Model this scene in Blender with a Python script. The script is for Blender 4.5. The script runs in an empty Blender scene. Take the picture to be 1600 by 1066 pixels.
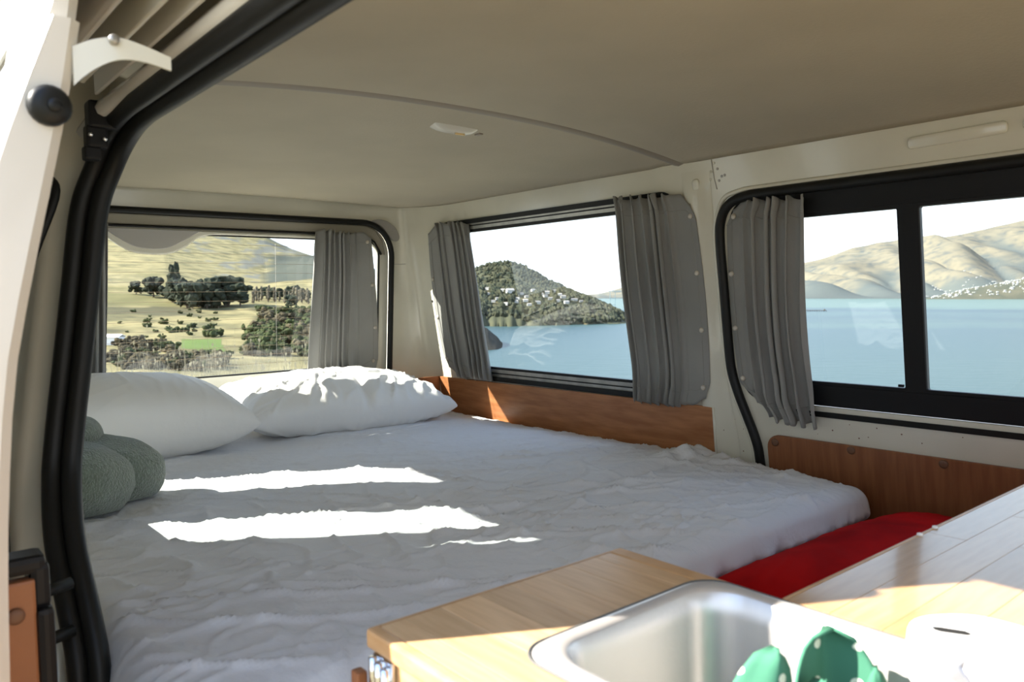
import bpy, bmesh, math, random
from mathutils import Vector, Matrix, noise
R = math.radians
random.seed(7)
S = bpy.context.scene
COL = S.collection

# ------------------------------------------------------------------ camera
YAW, PITCH, ROLL = R(39.8), R(3.3), R(-0.9)
CAM = Vector((0.0, 0.0, 0.93))
fwd = Vector((math.sin(YAW) * math.cos(PITCH), math.cos(YAW) * math.cos(PITCH), -math.sin(PITCH)))
rgt = Vector((math.cos(YAW), -math.sin(YAW), 0))
upv = rgt.cross(fwd)
r2 = rgt * math.cos(ROLL) + upv * math.sin(ROLL)
u2 = r2.cross(fwd)
cd = bpy.data.cameras.new('camera')
cam = bpy.data.objects.new('camera', cd)
COL.objects.link(cam)
M = Matrix((r2, u2, -fwd)).transposed().to_4x4()
M.translation = CAM
cam.matrix_world = M
cd.sensor_width = 36
cd.lens = 1225 / 1600 * 36
cd.clip_start = 0.02
cd.clip_end = 60000
cd.dof.use_dof = True
cd.dof.focus_distance = 2.2
cd.dof.aperture_fstop = 9.0
S.camera = cam

# ------------------------------------------------------------------ world, sun, exposure
w = bpy.data.worlds.new('sky')
S.world = w
w.use_nodes = True
nt = w.node_tree
nt.nodes.clear()
out = nt.nodes.new('ShaderNodeOutputWorld')
bg = nt.nodes.new('ShaderNodeBackground')
tc = nt.nodes.new('ShaderNodeTexCoord')
sx = nt.nodes.new('ShaderNodeSeparateXYZ')
ramp = nt.nodes.new('ShaderNodeValToRGB')
ramp.color_ramp.elements[0].position = 0.0
ramp.color_ramp.elements[0].color = (0.86, 0.93, 1.0, 1)
ramp.color_ramp.elements[1].position = 0.9
ramp.color_ramp.elements[1].color = (0.28, 0.50, 1.0, 1)
e = ramp.color_ramp.elements.new(0.3)
e.color = (0.55, 0.74, 1.0, 1)
mp = nt.nodes.new('ShaderNodeMapping')
mp.inputs['Scale'].default_value = (1, 1, 2.6)
cn = nt.nodes.new('ShaderNodeTexNoise')
cn.inputs['Scale'].default_value = 2.4
cn.inputs['Detail'].default_value = 7
cr = nt.nodes.new('ShaderNodeValToRGB')
cr.color_ramp.elements[0].position = 0.46
cr.color_ramp.elements[1].position = 0.74
mx = nt.nodes.new('ShaderNodeMix')
mx.data_type = 'RGBA'
mx.inputs[7].default_value = (1.0, 0.99, 0.97, 1)
L = nt.links
L.new(tc.outputs['Generated'], sx.inputs[0])
L.new(sx.outputs['Z'], ramp.inputs[0])
L.new(tc.outputs['Generated'], mp.inputs[0])
L.new(mp.outputs[0], cn.inputs['Vector'])
L.new(cn.outputs['Fac'], cr.inputs[0])
L.new(cr.outputs[0], mx.inputs[0])
L.new(ramp.outputs[0], mx.inputs[6])
L.new(mx.outputs[2], bg.inputs[0])
bg.inputs[1].default_value = 0.8
L.new(bg.outputs[0], out.inputs[0])

sd = bpy.data.lights.new('sun', 'SUN')
sun = bpy.data.objects.new('sun', sd)
COL.objects.link(sun)
sun.rotation_euler = Vector((1.1, -0.80, -1.0)).to_track_quat('-Z', 'Y').to_euler()
sun.location = (-6, 4, 6)
sd.energy = 7.0
sd.angle = R(0.53)
sd.color = (1.0, 0.94, 0.84)
S.view_settings.view_transform = 'Standard'
S.view_settings.look = 'None'
S.view_settings.gamma = 1
S.view_settings.use_curve_mapping = False
S.view_settings.exposure = 1.58
S.cycles.max_bounces = 14
S.cycles.diffuse_bounces = 8
S.cycles.transparent_max_bounces = 24
S.cycles.caustics_reflective = False
S.cycles.caustics_refractive = False
S.cycles.use_denoising = True
S.cycles.sample_clamp_indirect = 6

# ------------------------------------------------------------------ materials
MATS = {}
def mat(name, col, rough=0.6, metal=0.0, var=0.0, vscale=8.0, col2=None, bump=0.0, bscale=60.0,
        stretch=None, spec=0.5, sheen=0.0, coat=0.0, rand=0.0, transl=0.0, lo=0.35, hi=0.65, detail=4.0):
    if name in MATS:
        return MATS[name]
    m = bpy.data.materials.new(name)
    m.use_nodes = True
    n = m.node_tree.nodes
    l = m.node_tree.links
    b = n['Principled BSDF']
    b.inputs['Roughness'].default_value = rough
    b.inputs['Metallic'].default_value = metal
    b.inputs['Specular IOR Level'].default_value = spec
    if sheen:
        b.inputs['Sheen Weight'].default_value = sheen
        b.inputs['Sheen Roughness'].default_value = 0.5
    if coat:
        b.inputs['Coat Weight'].default_value = coat
        b.inputs['Coat Roughness'].default_value = 0.08
    c4 = (*col, 1)
    b.inputs['Base Color'].default_value = c4
    tcn = n.new('ShaderNodeTexCoord')
    vec = tcn.outputs['Object']
    if stretch:
        mpn = n.new('ShaderNodeMapping')
        mpn.inputs['Scale'].default_value = stretch
        l.new(vec, mpn.inputs[0])
        vec = mpn.outputs[0]
    cur = None
    if col2 is not None or var:
        if col2 is None:
            col2 = tuple(max(0, c * (1 - var)) for c in col)
        nz = n.new('ShaderNodeTexNoise')
        nz.inputs['Scale'].default_value = vscale
        nz.inputs['Detail'].default_value = detail
        l.new(vec, nz.inputs['Vector'])
        rp = n.new('ShaderNodeValToRGB')
        rp.color_ramp.elements[0].position = lo
        rp.color_ramp.elements[1].position = hi
        rp.color_ramp.elements[0].color = c4
        rp.color_ramp.elements[1].color = (*col2, 1)
        l.new(nz.outputs['Fac'], rp.inputs[0])
        cur = rp.outputs[0]
    if rand:
        oi = n.new('ShaderNodeObjectInfo')
        mr = n.new('ShaderNodeMapRange')
        mr.inputs[3].default_value = 1 - rand
        mr.inputs[4].default_value = 1 + rand
        l.new(oi.outputs['Random'], mr.inputs[0])
        hs = n.new('ShaderNodeHueSaturation')
        l.new(mr.outputs[0], hs.inputs['Value'])
        if cur:
            l.new(cur, hs.inputs['Color'])
        else:
            hs.inputs['Color'].default_value = c4
        cur = hs.outputs[0]
    if cur:
        l.new(cur, b.inputs['Base Color'])
    if bump:
        nb = n.new('ShaderNodeTexNoise')
        nb.inputs['Scale'].default_value = bscale
        nb.inputs['Detail'].default_value = 5
        l.new(vec, nb.inputs['Vector'])
        bp = n.new('ShaderNodeBump')
        bp.inputs['Strength'].default_value = bump
        bp.inputs['Distance'].default_value = 0.01
        l.new(nb.outputs['Fac'], bp.inputs['Height'])
        l.new(bp.outputs[0], b.inputs['Normal'])
    if transl:
        tr = n.new('ShaderNodeBsdfTranslucent')
        tr.inputs[0].default_value = c4
        if cur:
            l.new(cur, tr.inputs[0])
        ms = n.new('ShaderNodeMixShader')
        ms.inputs[0].default_value = transl
        l.new(b.outputs[0], ms.inputs[1])
        l.new(tr.outputs[0], ms.inputs[2])
        l.new(ms.outputs[0], n['Material Output'].inputs[0])
    MATS[name] = m
    return m

def glass_mat(name, tint=(0.95, 0.97, 0.96), refl=1.0):
    m = bpy.data.materials.new(name)
    m.use_nodes = True
    n = m.node_tree.nodes
    l = m.node_tree.links
    n.remove(n['Principled BSDF'])
    t = n.new('ShaderNodeBsdfTransparent')
    t.inputs[0].default_value = (*tint, 1)
    g = n.new('ShaderNodeBsdfGlossy')
    g.inputs['Roughness'].default_value = 0.0
    f = n.new('ShaderNodeFresnel')
    f.inputs[0].default_value = 1.4
    mu = n.new('ShaderNodeMath')
    mu.operation = 'MULTIPLY'
    mu.inputs[1].default_value = refl
    ms = n.new('ShaderNodeMixShader')
    ge = n.new('ShaderNodeNewGeometry')
    fr = n.new('ShaderNodeMath')
    fr.operation = 'SUBTRACT'
    fr.inputs[0].default_value = 1.0
    m2 = n.new('ShaderNodeMath')
    m2.operation = 'MULTIPLY'
    l.new(ge.outputs['Backfacing'], fr.inputs[1])
    l.new(f.outputs[0], mu.inputs[0])
    l.new(mu.outputs[0], m2.inputs[0])
    l.new(fr.outputs[0], m2.inputs[1])
    l.new(m2.outputs[0], ms.inputs[0])
    l.new(t.outputs[0], ms.inputs[1])
    l.new(g.outputs[0], ms.inputs[2])
    l.new(ms.outputs[0], n['Material Output'].inputs[0])
    MATS[name] = m
    return m

PAINT = mat('cream_paint', (0.70, 0.67, 0.56), 0.22, var=0.07, vscale=6, coat=0.5, bump=0.02, bscale=5)
PAINTW = mat('white_paint', (0.66, 0.62, 0.55), 0.25, coat=0.5)
LINER = mat('headliner', (0.50, 0.455, 0.36), 0.92, var=0.08, vscale=4, bump=0.1, bscale=140, spec=0.15)
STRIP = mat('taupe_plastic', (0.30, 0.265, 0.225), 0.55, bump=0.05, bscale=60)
TAUPE = mat('taupe_panel', (0.33, 0.30, 0.24), 0.6, bump=0.05, bscale=120)
GREYP = mat('grey_plastic', (0.42, 0.40, 0.37), 0.6)
VENT = mat('vent_grey', (0.33, 0.31, 0.28), 0.6)
RUBBER = mat('black_rubber', (0.009, 0.009, 0.008), 0.45, spec=0.28, bump=0.02, bscale=40)
BLACKP = mat('black_plastic', (0.007, 0.007, 0.008), 0.5, spec=0.25)
DARKG = mat('dark_metal', (0.10, 0.10, 0.095), 0.5)
ALU = mat('aluminium', (0.50, 0.48, 0.43), 0.38, metal=0.7, var=0.25, vscale=25, bump=0.05, bscale=50)
CHROME = mat('chrome', (0.8, 0.8, 0.8), 0.12, metal=1.0)
STEEL = mat('stainless_steel', (0.78, 0.74, 0.71), 0.36, metal=0.6, var=0.05, vscale=12, bump=0.03, bscale=200, stretch=(1, 8, 1))
WOODP = mat('wood_panel', (0.42, 0.185, 0.075), 0.42, col2=(0.30, 0.115, 0.042), vscale=7, stretch=(1, 1.2, 9), bump=0.04, bscale=30, detail=6)
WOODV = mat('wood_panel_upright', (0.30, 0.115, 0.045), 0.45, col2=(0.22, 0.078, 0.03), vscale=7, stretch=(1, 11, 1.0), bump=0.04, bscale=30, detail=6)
STAVE = mat('oak_stave', (0.70, 0.45, 0.24), 0.3, col2=(0.54, 0.315, 0.15), vscale=9, stretch=(14, 1.4, 1), coat=0.25, rand=0.11, lo=0.3, hi=0.75, detail=7)
STAVEX = mat('oak_stave_across', (0.60, 0.37, 0.18), 0.24, col2=(0.48, 0.27, 0.12), vscale=9, stretch=(1.4, 14, 1), coat=0.35, rand=0.12, lo=0.3, hi=0.75, detail=7)
WOODE = mat('wood_edge', (0.60, 0.36, 0.18), 0.35, col2=(0.52, 0.29, 0.13), vscale=10, stretch=(3, 3, 12))
SHEET = mat('white_sheet', (0.72, 0.72, 0.74), 0.9, bump=0.25, bscale=45, spec=0.1, sheen=0.1)
PILLOW = mat('pillow_cotton', (0.80, 0.79, 0.765), 0.9, bump=0.06, bscale=60, spec=0.1, sheen=0.1)
CURT = mat('curtain_cloth', (0.36, 0.355, 0.335), 0.85, var=0.12, vscale=5, bump=0.08, bscale=160, spec=0.15, sheen=0.15, transl=0.24)
HEM = mat('curtain_hem', (0.33, 0.325, 0.30), 0.85, spec=0.15)
STUD = mat('press_stud', (0.52, 0.47, 0.40), 0.35, metal=0.3)
PLUSH = mat('sage_plush', (0.255, 0.31, 0.245), 1.0, var=0.3, vscale=130, bump=0.9, bscale=260, spec=0.05, sheen=0.6, lo=0.3, hi=0.7)
REDV = mat('red_velvet', (0.46, 0.006, 0.006), 0.85, col2=(0.25, 0.002, 0.003), vscale=9, spec=0.05, sheen=0.0, lo=0.4, hi=0.75)
WHITEP = mat('white_plastic', (0.85, 0.84, 0.83), 0.35)
SCREWC = mat('brown_screw_cap', (0.16, 0.075, 0.04), 0.5)
HOLE_SHADE = mat('hole_shade', (0.006, 0.006, 0.006), 0.9)  # near-black colour for the shade inside holes and slots
FLOORM = mat('floor_vinyl', (0.20, 0.17, 0.14), 0.6, var=0.2, vscale=10)
PLY = mat('plywood', (0.22, 0.15, 0.09), 0.7, var=0.2, vscale=6)
GLASS = glass_mat('window_glass', (0.93, 0.955, 0.95), 2.2)
LENS = mat('lamp_lens', (0.72, 0.70, 0.63), 0.25, spec=0.6)
BULB = mat('festoon_bulb', (0.85, 0.62, 0.30), 0.3)
WIRE = mat('heater_wire', (0.26, 0.19, 0.12), 0.6)

# ------------------------------------------------------------------ helpers
def link(name, me, m=None, parent=None, smooth=False):
    o = bpy.data.objects.new(name, me)
    COL.objects.link(o)
    if m is not None and not me.materials:
        me.materials.append(m)
    if smooth:
        for p in me.polygons:
            p.use_smooth = True
    if parent is not None:
        o.parent = parent
    return o
def mesh(name, v, f, m=None, parent=None, smooth=False):
    me = bpy.data.meshes.new(name)
    me.from_pydata([tuple(p) for p in v], [], f)
    me.update()
    return link(name, me, m, parent, smooth)
def bm_obj(name, bm, m=None, parent=None, smooth=False):
    me = bpy.data.meshes.new(name)
    bmesh.ops.recalc_face_normals(bm, faces=bm.faces)
    bm.to_mesh(me)
    bm.free()
    return link(name, me, m, parent, smooth)
def empty(name, loc=(0, 0, 0), parent=None):
    o = bpy.data.objects.new(name, None)
    o.empty_display_size = 0.05
    COL.objects.link(o)
    o.location = loc
    if parent:
        o.parent = parent
    return o
def tag(o, label=None, cat=None, group=None, kind=None):
    if label: o['label'] = label
    if cat: o['category'] = cat
    if group: o['group'] = group
    if kind: o['kind'] = kind
    return o
def add_box(bm, c, s, bev=0.0, rot=None, seg=2):
    r = bmesh.ops.create_cube(bm, size=1)
    vs = r['verts']
    for v in vs:
        v.co = Vector((v.co.x * s[0], v.co.y * s[1], v.co.z * s[2]))
    if bev:
        es = list({e for v in vs for e in v.link_edges})
        rr = bmesh.ops.bevel(bm, geom=es, offset=bev, segments=seg, profile=0.6, affect='EDGES')
        vs = list({v for f in rr['faces'] for v in f.verts} | {v for v in vs if v.is_valid})
    for v in vs:
        if rot is not None:
            v.co = rot @ v.co
        v.co += Vector(c)
    return vs
def box(name, c, s, m, parent=None, bev=0.0, rot=None, smooth=False):
    bm = bmesh.new()
    add_box(bm, c, s, bev, rot)
    return bm_obj(name, bm, m, parent, smooth)
def catmull(pts, n=8, closed=False):
    P = [Vector(p) for p in pts]
    o = []
    N = len(P)
    rng = range(N) if closed else range(N - 1)
    for i in rng:
        if closed:
            a, b, c, d = P[i - 1], P[i], P[(i + 1) % N], P[(i + 2) % N]
        else:
            a, b, c, d = P[max(i - 1, 0)], P[i], P[i + 1], P[min(i + 2, N - 1)]
        for k in range(n):
            t = k / n
            o.append(0.5 * ((2 * b) + (c - a) * t + (2 * a - 5 * b + 4 * c - d) * t * t + (3 * b - a - 3 * c + d) * t ** 3))
    if not closed:
        o.append(P[-1])
    return o
def tube(name, path, rad, m, parent=None, seg=8, closed=False, flat=1.0):
    v = []
    f = []
    P = [Vector(p) for p in path]
    N = len(P)
    ref = Vector((0, 0, 1))
    t0 = (P[1] - P[0]).normalized()
    if abs(t0.dot(ref)) > 0.9:
        ref = Vector((1, 0, 0))
    nrm = t0.cross(ref).normalized()
    for i in range(N):
        if closed:
            t = (P[(i + 1) % N] - P[i - 1]).normalized()
        else:
            t = (P[min(i + 1, N - 1)] - P[max(i - 1, 0)]).normalized()
        nrm = (nrm - t * nrm.dot(t)).normalized()
        bn = t.cross(nrm)
        rr = rad(i / (N - 1)) if callable(rad) else rad
        for k in range(seg):
            a = 2 * math.pi * k / seg
            v.append(P[i] + nrm * math.cos(a) * rr + bn * math.sin(a) * rr * flat)
    for i in range(N if closed else N - 1):
        j = (i + 1) % N
        for k in range(seg):
            k2 = (k + 1) % seg
            f.append((i * seg + k, i * seg + k2, j * seg + k2, j * seg + k))
    if not closed:
        f.append(tuple(range(seg))[::-1])
        f.append(tuple((N - 1) * seg + k for k in range(seg)))
    return mesh(name, v, f, m, parent, True)
def rrect(u0, u1, v0, v1, r, n=8):
    o = []
    if not isinstance(r, (tuple, list)):
        r = (r, r, r, r)
    for (cx, cy, a0, rr) in ((u1, v1, 0, r[0]), (u0, v1, 90, r[1]), (u0, v0, 180, r[2]), (u1, v0, 270, r[3])):
        sxn = -1 if cx == u1 else 1
        syn = -1 if cy == v1 else 1
        for k in range(n + 1):
            a = R(a0 + 90 * k / n)
            o.append((cx + sxn * rr + rr * math.cos(a), cy + syn * rr + rr * math.sin(a)))
    return o
def plate(name, loops, thick, fn, m, parent=None, bev=0.0, smooth=False):
    """flat sheet with holes; fn(u, v, w) places it, w from 0 (back) to thick (front)"""
    cu = bpy.data.curves.new('tmp', 'CURVE')
    cu.dimensions = '2D'
    cu.fill_mode = 'BOTH'
    for lp in loops:
        sp = cu.splines.new('POLY')
        sp.points.add(len(lp) - 1)
        for i, p in enumerate(lp):
            sp.points[i].co = (p[0], p[1], 0, 1)
        sp.use_cyclic_u = True
    cu.extrude = max(thick / 2 - bev, 1e-5)
    cu.bevel_depth = bev
    cu.bevel_resolution = 1
    cu.offset = -bev
    o = bpy.data.objects.new('tmp', cu)
    COL.objects.link(o)
    dg = bpy.context.evaluated_depsgraph_get()
    me = bpy.data.meshes.new_from_object(o.evaluated_get(dg))
    bpy.data.objects.remove(o)
    bpy.data.curves.remove(cu)
    me.materials.clear()
    for v in me.vertices:
        v.co = Vector(fn(v.co.x, v.co.y, v.co.z + thick / 2))
    bm = bmesh.new()
    bm.from_mesh(me)
    bmesh.ops.remove_doubles(bm, verts=bm.verts, dist=1e-5)
    bmesh.ops.recalc_face_normals(bm, faces=bm.faces)
    bm.to_mesh(me)
    bm.free()
    me.name = name
    return link(name, me, m, parent, smooth)
def disc(name, c, n, r, h, m, parent=None, seg=16, dome=0.3):
    """small round stud / cap standing on a surface, axis n"""
    n = Vector(n).normalized()
    a = n.orthogonal().normalized()
    b = n.cross(a)
    v = []
    f = []
    prof = [(r, 0), (r, h * 0.5), (r * 0.8, h * 0.85), (r * 0.4, h)]
    for (rr, hh) in prof:
        for k in range(seg):
            t = 2 * math.pi * k / seg
            v.append(Vector(c) + a * math.cos(t) * rr + b * math.sin(t) * rr + n * hh)
    for i in range(len(prof) - 1):
        for k in range(seg):
            k2 = (k + 1) % seg
            f.append((i * seg + k, i * seg + k2, (i + 1) * seg + k2, (i + 1) * seg + k))
    f.append(tuple((len(prof) - 1) * seg + k for k in range(seg)))
    f.append(tuple(range(seg))[::-1])
    return mesh(name, v, f, m, parent, True)
def sm(a, b, x):
    t = min(1, max(0, (x - a) / (b - a)))
    return t * t * (3 - 2 * t)
def lerp_tab(tab, x):
    if x <= tab[0][0]: return tab[0][1]
    for (a, b), (c, d) in zip(tab, tab[1:]):
        if x <= c:
            t = (x - a) / (c - a)
            return b + (d - b) * t
    return tab[-1][1]

# van surfaces: sides lean inwards towards the roof, the rear a little forwards
WX, DX, K, KB, YB, Z0 = 1.75, 0.27, 0.14, 0.08, 2.72, 0.93  # van coordinates baked from image pixels projected onto the van's planes
def far(u, v, w=0.0): return (WX - K * (v - Z0) - w, u, v)
def near(u, v, w=0.0): return (DX + K * (v - Z0) + w, u, v)
def rear(u, v, w=0.0): return (u, YB - KB * (v - Z0) - w, v)

# ================================================================== the van shell
# floor, roof, ceiling
fl = box('floor', (1.01, 0.75, -0.03), (1.66, 3.9, 0.06), FLOORM)
tag(fl, 'dark vinyl floor of the van', None, kind='structure')

def ceil_z(x, y):
    A = 0.05 * (1 - 0.75 * sm(1.4, 2.6, y))
    q = (x - 1.01) / 0.70
    return 1.279 + A * (1 - abs(q) ** 2.2) + 0.004 * math.exp(-((y - 1.37) / 0.03) ** 2)
def ceil_edge(y):
    return 0.0 if y < 2.3 else 0.10 * ((y - 2.3) / 0.32) ** 3
nx, ny = 40, 90
v = []
f = []
for j in range(ny + 1):
    y = -1.2 + 3.82 * j / ny
    e0 = ceil_edge(y)
    for i in range(nx + 1):
        x = 0.315 + e0 + (1.39 - 2 * e0) * i / nx
        v.append((x, y, ceil_z(x, y)))
for j in range(ny):
    for i in range(nx):
        a = j * (nx + 1) + i
        f.append((a, a + nx + 1, a + nx + 2, a + 1))
ceil = mesh('ceiling', v, f, LINER, None, True)
tag(ceil, 'beige fabric headliner over the whole van', None, kind='structure')
so = ceil.modifiers.new('thick', 'SOLIDIFY')
so.thickness = 0.008
so.offset = 1
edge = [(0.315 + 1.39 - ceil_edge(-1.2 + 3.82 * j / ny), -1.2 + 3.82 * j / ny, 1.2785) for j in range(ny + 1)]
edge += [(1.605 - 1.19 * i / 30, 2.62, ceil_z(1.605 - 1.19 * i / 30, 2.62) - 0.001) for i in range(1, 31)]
tube('edge_gap_shade', edge, 0.0035, STRIP, ceil, 6)  # dark tube drawn for the shaded gap along the headliner edge
# cross strip of the headliner
v = []
f = []
n = 60
prof = [(-0.022, 0.004), (-0.016, -0.007), (0.0, -0.011), (0.014, -0.008), (0.02, 0.004)]
for i in range(n + 1):
    x = 0.32 + 1.385 * i / n
    bow = 0.0
    for (py, pz) in prof:
        v.append((x, 1.337 + py + bow, ceil_z(x, 1.337) + pz - 0.002))
for i in range(n):
    for k in range(len(prof) - 1):
        a = i * len(prof) + k
        f.append((a, a + 1, a + len(prof) + 1, a + len(prof)))
    a = i * len(prof)
    f.append((a, a + len(prof), a + 2 * len(prof) - 1, a + len(prof) - 1))
mesh('cross_strip', v, f, STRIP, ceil, True)
# second bead lying behind the strip
tube('seam_bead', [(0.32 + 1.385 * i / n, 1.385, ceil_z(0.32 + 1.385 * i / n, 1.385) - 0.001) for i in range(n // 2 + 1)], 0.004, GREYP, ceil, 6)

v = []
f = []
for j in range(2):
    for i in range(21):
        x = 0.12 + 1.78 * i / 20
        zz = 1.335 + 0.05 * (1 - (2 * i / 20 - 1) ** 4)
        for k in (0, 0.03):
            v.append((x, (-1.25, 2.80)[j], zz + k))
for i in range(20):
    a = i * 2
    b = 42 + i * 2
    f += [(a, a + 2, b + 2, b), (a + 1, b + 1, b + 3, a + 3), (a, a + 1, a + 3, a + 2), (b, b + 2, b + 3, b + 1)]
f += [(0, 42, 43, 1), (40, 41, 83, 82)]
roof = mesh('roof', v, f, PAINTW)
tag(roof, 'white steel roof skin of the van', None, kind='structure')

# far side wall with two window openings
outer = [(-1.2, 0), (2.60, 0), (2.60, 1.345), (-1.2, 1.345)]
h1 = rrect(1.36, 2.47, 0.622, 1.203, 0.05)
h2 = rrect(-0.62, 1.195, 0.648, 1.163, 0.06)
wr = plate('wall_right', [outer, h1, h2], 0.03, lambda u, v, w: far(u, v, w - 0.03), PAINT)
tag(wr, 'cream painted steel side wall with two windows', None, kind='structure')
# back wall with the tailgate opening
bo = [(0.42, 0), (1.60, 0), (1.60, 1.345), (0.42, 1.345)]
# corner columns
def corner(xa, xb, fn_side):
    v = []
    f = []
    nz_, na = 28, 14
    for j in range(nz_ + 1):
        z = 1.345 * j / nz_
        p0 = Vector(fn_side(2.60, z))
        p2 = Vector(rear(xb, z))
        p1 = Vector((p0.x, p2.y, z))
        for i in range(na + 1):
            t = i / na
            q = p0 * (1 - t) ** 2 + p1 * 2 * t * (1 - t) + p2 * t * t
            # soft pressed rib up the pillar
            v.append(q)
    for j in range(nz_):
        for i in range(na):
            a = j * (na + 1) + i
            f.append((a, a + 1, a + na + 2, a + na + 1))
    return v, f
hatch_hole = rrect(0.375, 1.640, 0.30, 1.222, (0.13, 0.13, 0.05, 0.05), 12)
wb = plate('wall_back', [[(0.36, 0), (1.66, 0), (1.66, 1.345), (0.36, 1.345)], hatch_hole], 0.03, lambda u, v, w: rear(u, v, w - 0.03), PAINT)
tag(wb, 'cream painted rear frame around the tailgate', None, kind='structure')
v, f = corner(0, 1.658, far)
mesh('pillar', v, f, PAINT, wr, True)
# near side wall: door opening and quarter window
opening = rrect(-0.70, 1.264, 0.02, 1.185, (0.07, 0.05, 0.05, 0.16), 8)
qwin = rrect(1.40, 2.255, 0.655, 1.208, 0.03)
wl = plate('wall_left', [[(-1.2, -0.05), (2.60, -0.05), (2.60, 1.345), (-1.2, 1.345)], opening, qwin], 0.02,
           lambda u, v, w: near(u, v, w - 0.02), PAINT)
tag(wl, 'cream painted door side wall with the sliding door opening', None, kind='structure')
v, f = corner(0, 0.362, near)
mesh('pillar', v, f, PAINT, wl, True)
# door post: a deep jamb behind the opening
v = []
f = []
nz_ = 40
for j in range(nz_ + 1):
    z = -0.05 + 1.31 * j / nz_
    yj = 1.245 - 0.14 * sm(0.72, 0.40, z) * 1.0 - 0.0
    x0 = near(0, z)[0]
    pr = [(x0 - 0.010, yj + 0.16), (x0 - 0.012, yj + 0.010), (x0 - 0.018, yj), (x0 - 0.040, yj + 0.002), (x0 - 0.048, yj + 0.014), (x0 - 0.070, yj + 0.018),
          (x0 - 0.080, yj + 0.030), (x0 - 0.082, yj + 0.16)]
    for p in pr:
        v.append((p[0], p[1], z))
m_ = 8
for j in range(nz_):
    for i in range(m_ - 1):
        a = j * m_ + i
        f.append((a, a + m_, a + m_ + 1, a + 1))
mesh('door_post', v, f, PAINT, wl, True)

# ------------------------------------------------------------------ door side: weatherstrip, rails, latch
seal = [(-0.68, 1.10), (-0.60, 1.165), (-0.45, 1.172), (0.2, 1.172), (0.6, 1.172), (0.95, 1.173), (1.10, 1.172), (1.175, 1.158), (1.213, 1.12), (1.222, 1.06), (1.222, 0.95),
        (1.222, 0.84), (1.222, 0.75), (1.21, 0.69), (1.165, 0.62), (1.11, 0.55), (1.075, 0.49), (1.065, 0.44), (1.075, 0.38), (1.085, 0.2), (1.085, 0.04)]
def nsx(z): return 0.252 + 0.14 * (z - 0.93) + 0.03 * sm(0.66, 0.42, z) + 0.018 * sm(1.05, 1.17, z)
P1 = catmull([(nsx(z) - 0.004, y, z) for y, z in seal], 6)
tube('weatherstrip', P1, 0.0135, RUBBER, wl, 10)
P2 = catmull([(nsx(z) - 0.026, y + 0.008, z + (0.006 if z > 1.15 else 0)) for y, z in seal], 6)
tube('weatherstrip', P2, 0.0125, RUBBER, wl, 10)
# slide rails hang under the roof edge outside the strip
rl = empty('rail', (0, 0, 0), wl)
def rail(name, x, z, sxz, m, y0=-0.6, y1=1.14, par=rl):
    return box(name, (x, (y0 + y1) / 2, z), (sxz[0], y1 - y0, sxz[1]), m, par, 0.002)
tube('rail_lip', [(0.272, -0.6, 1.192), (0.272, 1.05, 1.192), (0.262, 1.16, 1.185), (0.25, 1.205, 1.16)], 0.011, PAINTW, wl, 8)
bpy.data.objects.remove(rl)
for (x, z, a, b, m, y1) in ((0.250, 1.222, 0.004, 0.050, PAINTW, 1.13), (0.228, 1.232, 0.005, 0.060, PAINT, 1.10), (0.203, 1.240, 0.005, 0.055, PAINTW, 1.12),
                            (0.176, 1.265, 0.022, 0.05, PAINTW, 1.15)):
    box('rail_flange', (x, (-0.6 + y1) / 2, z), (a, y1 + 0.6, b), m, wl, 0.0015)
box('rail_channel', (0.226, 0.27, 1.268), (0.11, 1.74, 0.012), DARKG, wl)
# black latch buffer at the end of the rail
bm = bmesh.new()
add_box(bm, (0.262, 1.165, 1.178), (0.034, 0.03, 0.036), 0.004)
add_box(bm, (0.256, 1.17, 1.150), (0.026, 0.026, 0.030), 0.004)
add_box(bm, (0.250, 1.17, 1.128), (0.020, 0.022, 0.018), 0.003)
bm_obj('latch', bm, BLACKP, wl)
for (x, z) in ((0.246, 1.150), (0.263, 1.146)):
    disc('latch_screw', (x, 1.152, z), (0, -1, 0), 0.003, 0.003, CHROME, wl, 10)
tube('roller_wheel', [(0.246, 0.69, 1.206), (0.262, 0.69, 1.214)], 0.010, PAINTW, wl, 12)
# lower check bars on the jamb
for z in (0.585, 0.525):
    tube('check_bar', [(0.14, 1.06, z), (0.185, 1.08, z)], 0.008, RUBBER, wl, 8)

# ------------------------------------------------------------------ the sliding door, pushed back outside the body
door = empty('door_1', (0.1, 1.37, 0.0))
tag(door, 'white sliding door pushed back beside its opening', None, kind='structure')
MI = Matrix.Translation((-0.1, -1.37, 0.0))
def dchild(o):
    o.parent = door
    o.matrix_parent_inverse = MI
    return o
Y0, Y1 = 0.74, 2.16
INX = [(-0.1365, 0.0675), (0.2444, 0.074), (0.5165, 0.0784), (0.7254, 0.0843), (0.8136, 0.0903), (0.8701, 0.0958), (0.9169, 0.1045), (0.9681, 0.1154), (1.0214, 0.1273), (1.0954, 0.1436), (1.1553, 0.154), (1.1966, 0.16), (1.3544, 0.1741)]  # door profiles, bumper and hinge arm scaled about the camera, results baked in
OUX = [(-0.1365, 0.0022), (0.5165, 0.0065), (0.7885, 0.0196), (0.8974, 0.0392), (1.0258, 0.0805), (1.0704, 0.0947), (1.1237, 0.1132), (1.177, 0.1328), (1.3544, 0.1632)]
def dskin(tab, off):
    return lambda u, v, w: (lerp_tab(tab, v) + off + (w if tab is INX else -w), u, v)
def dense(lp, step=0.02):
    o = []
    for a, b in zip(lp, lp[1:] + lp[:1]):
        d = math.hypot(b[0] - a[0], b[1] - a[1])
        k = max(1, int(d / step))
        for i in range(k):
            o.append((a[0] + (b[0] - a[0]) * i / k, a[1] + (b[1] - a[1]) * i / k))
    return o
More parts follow.
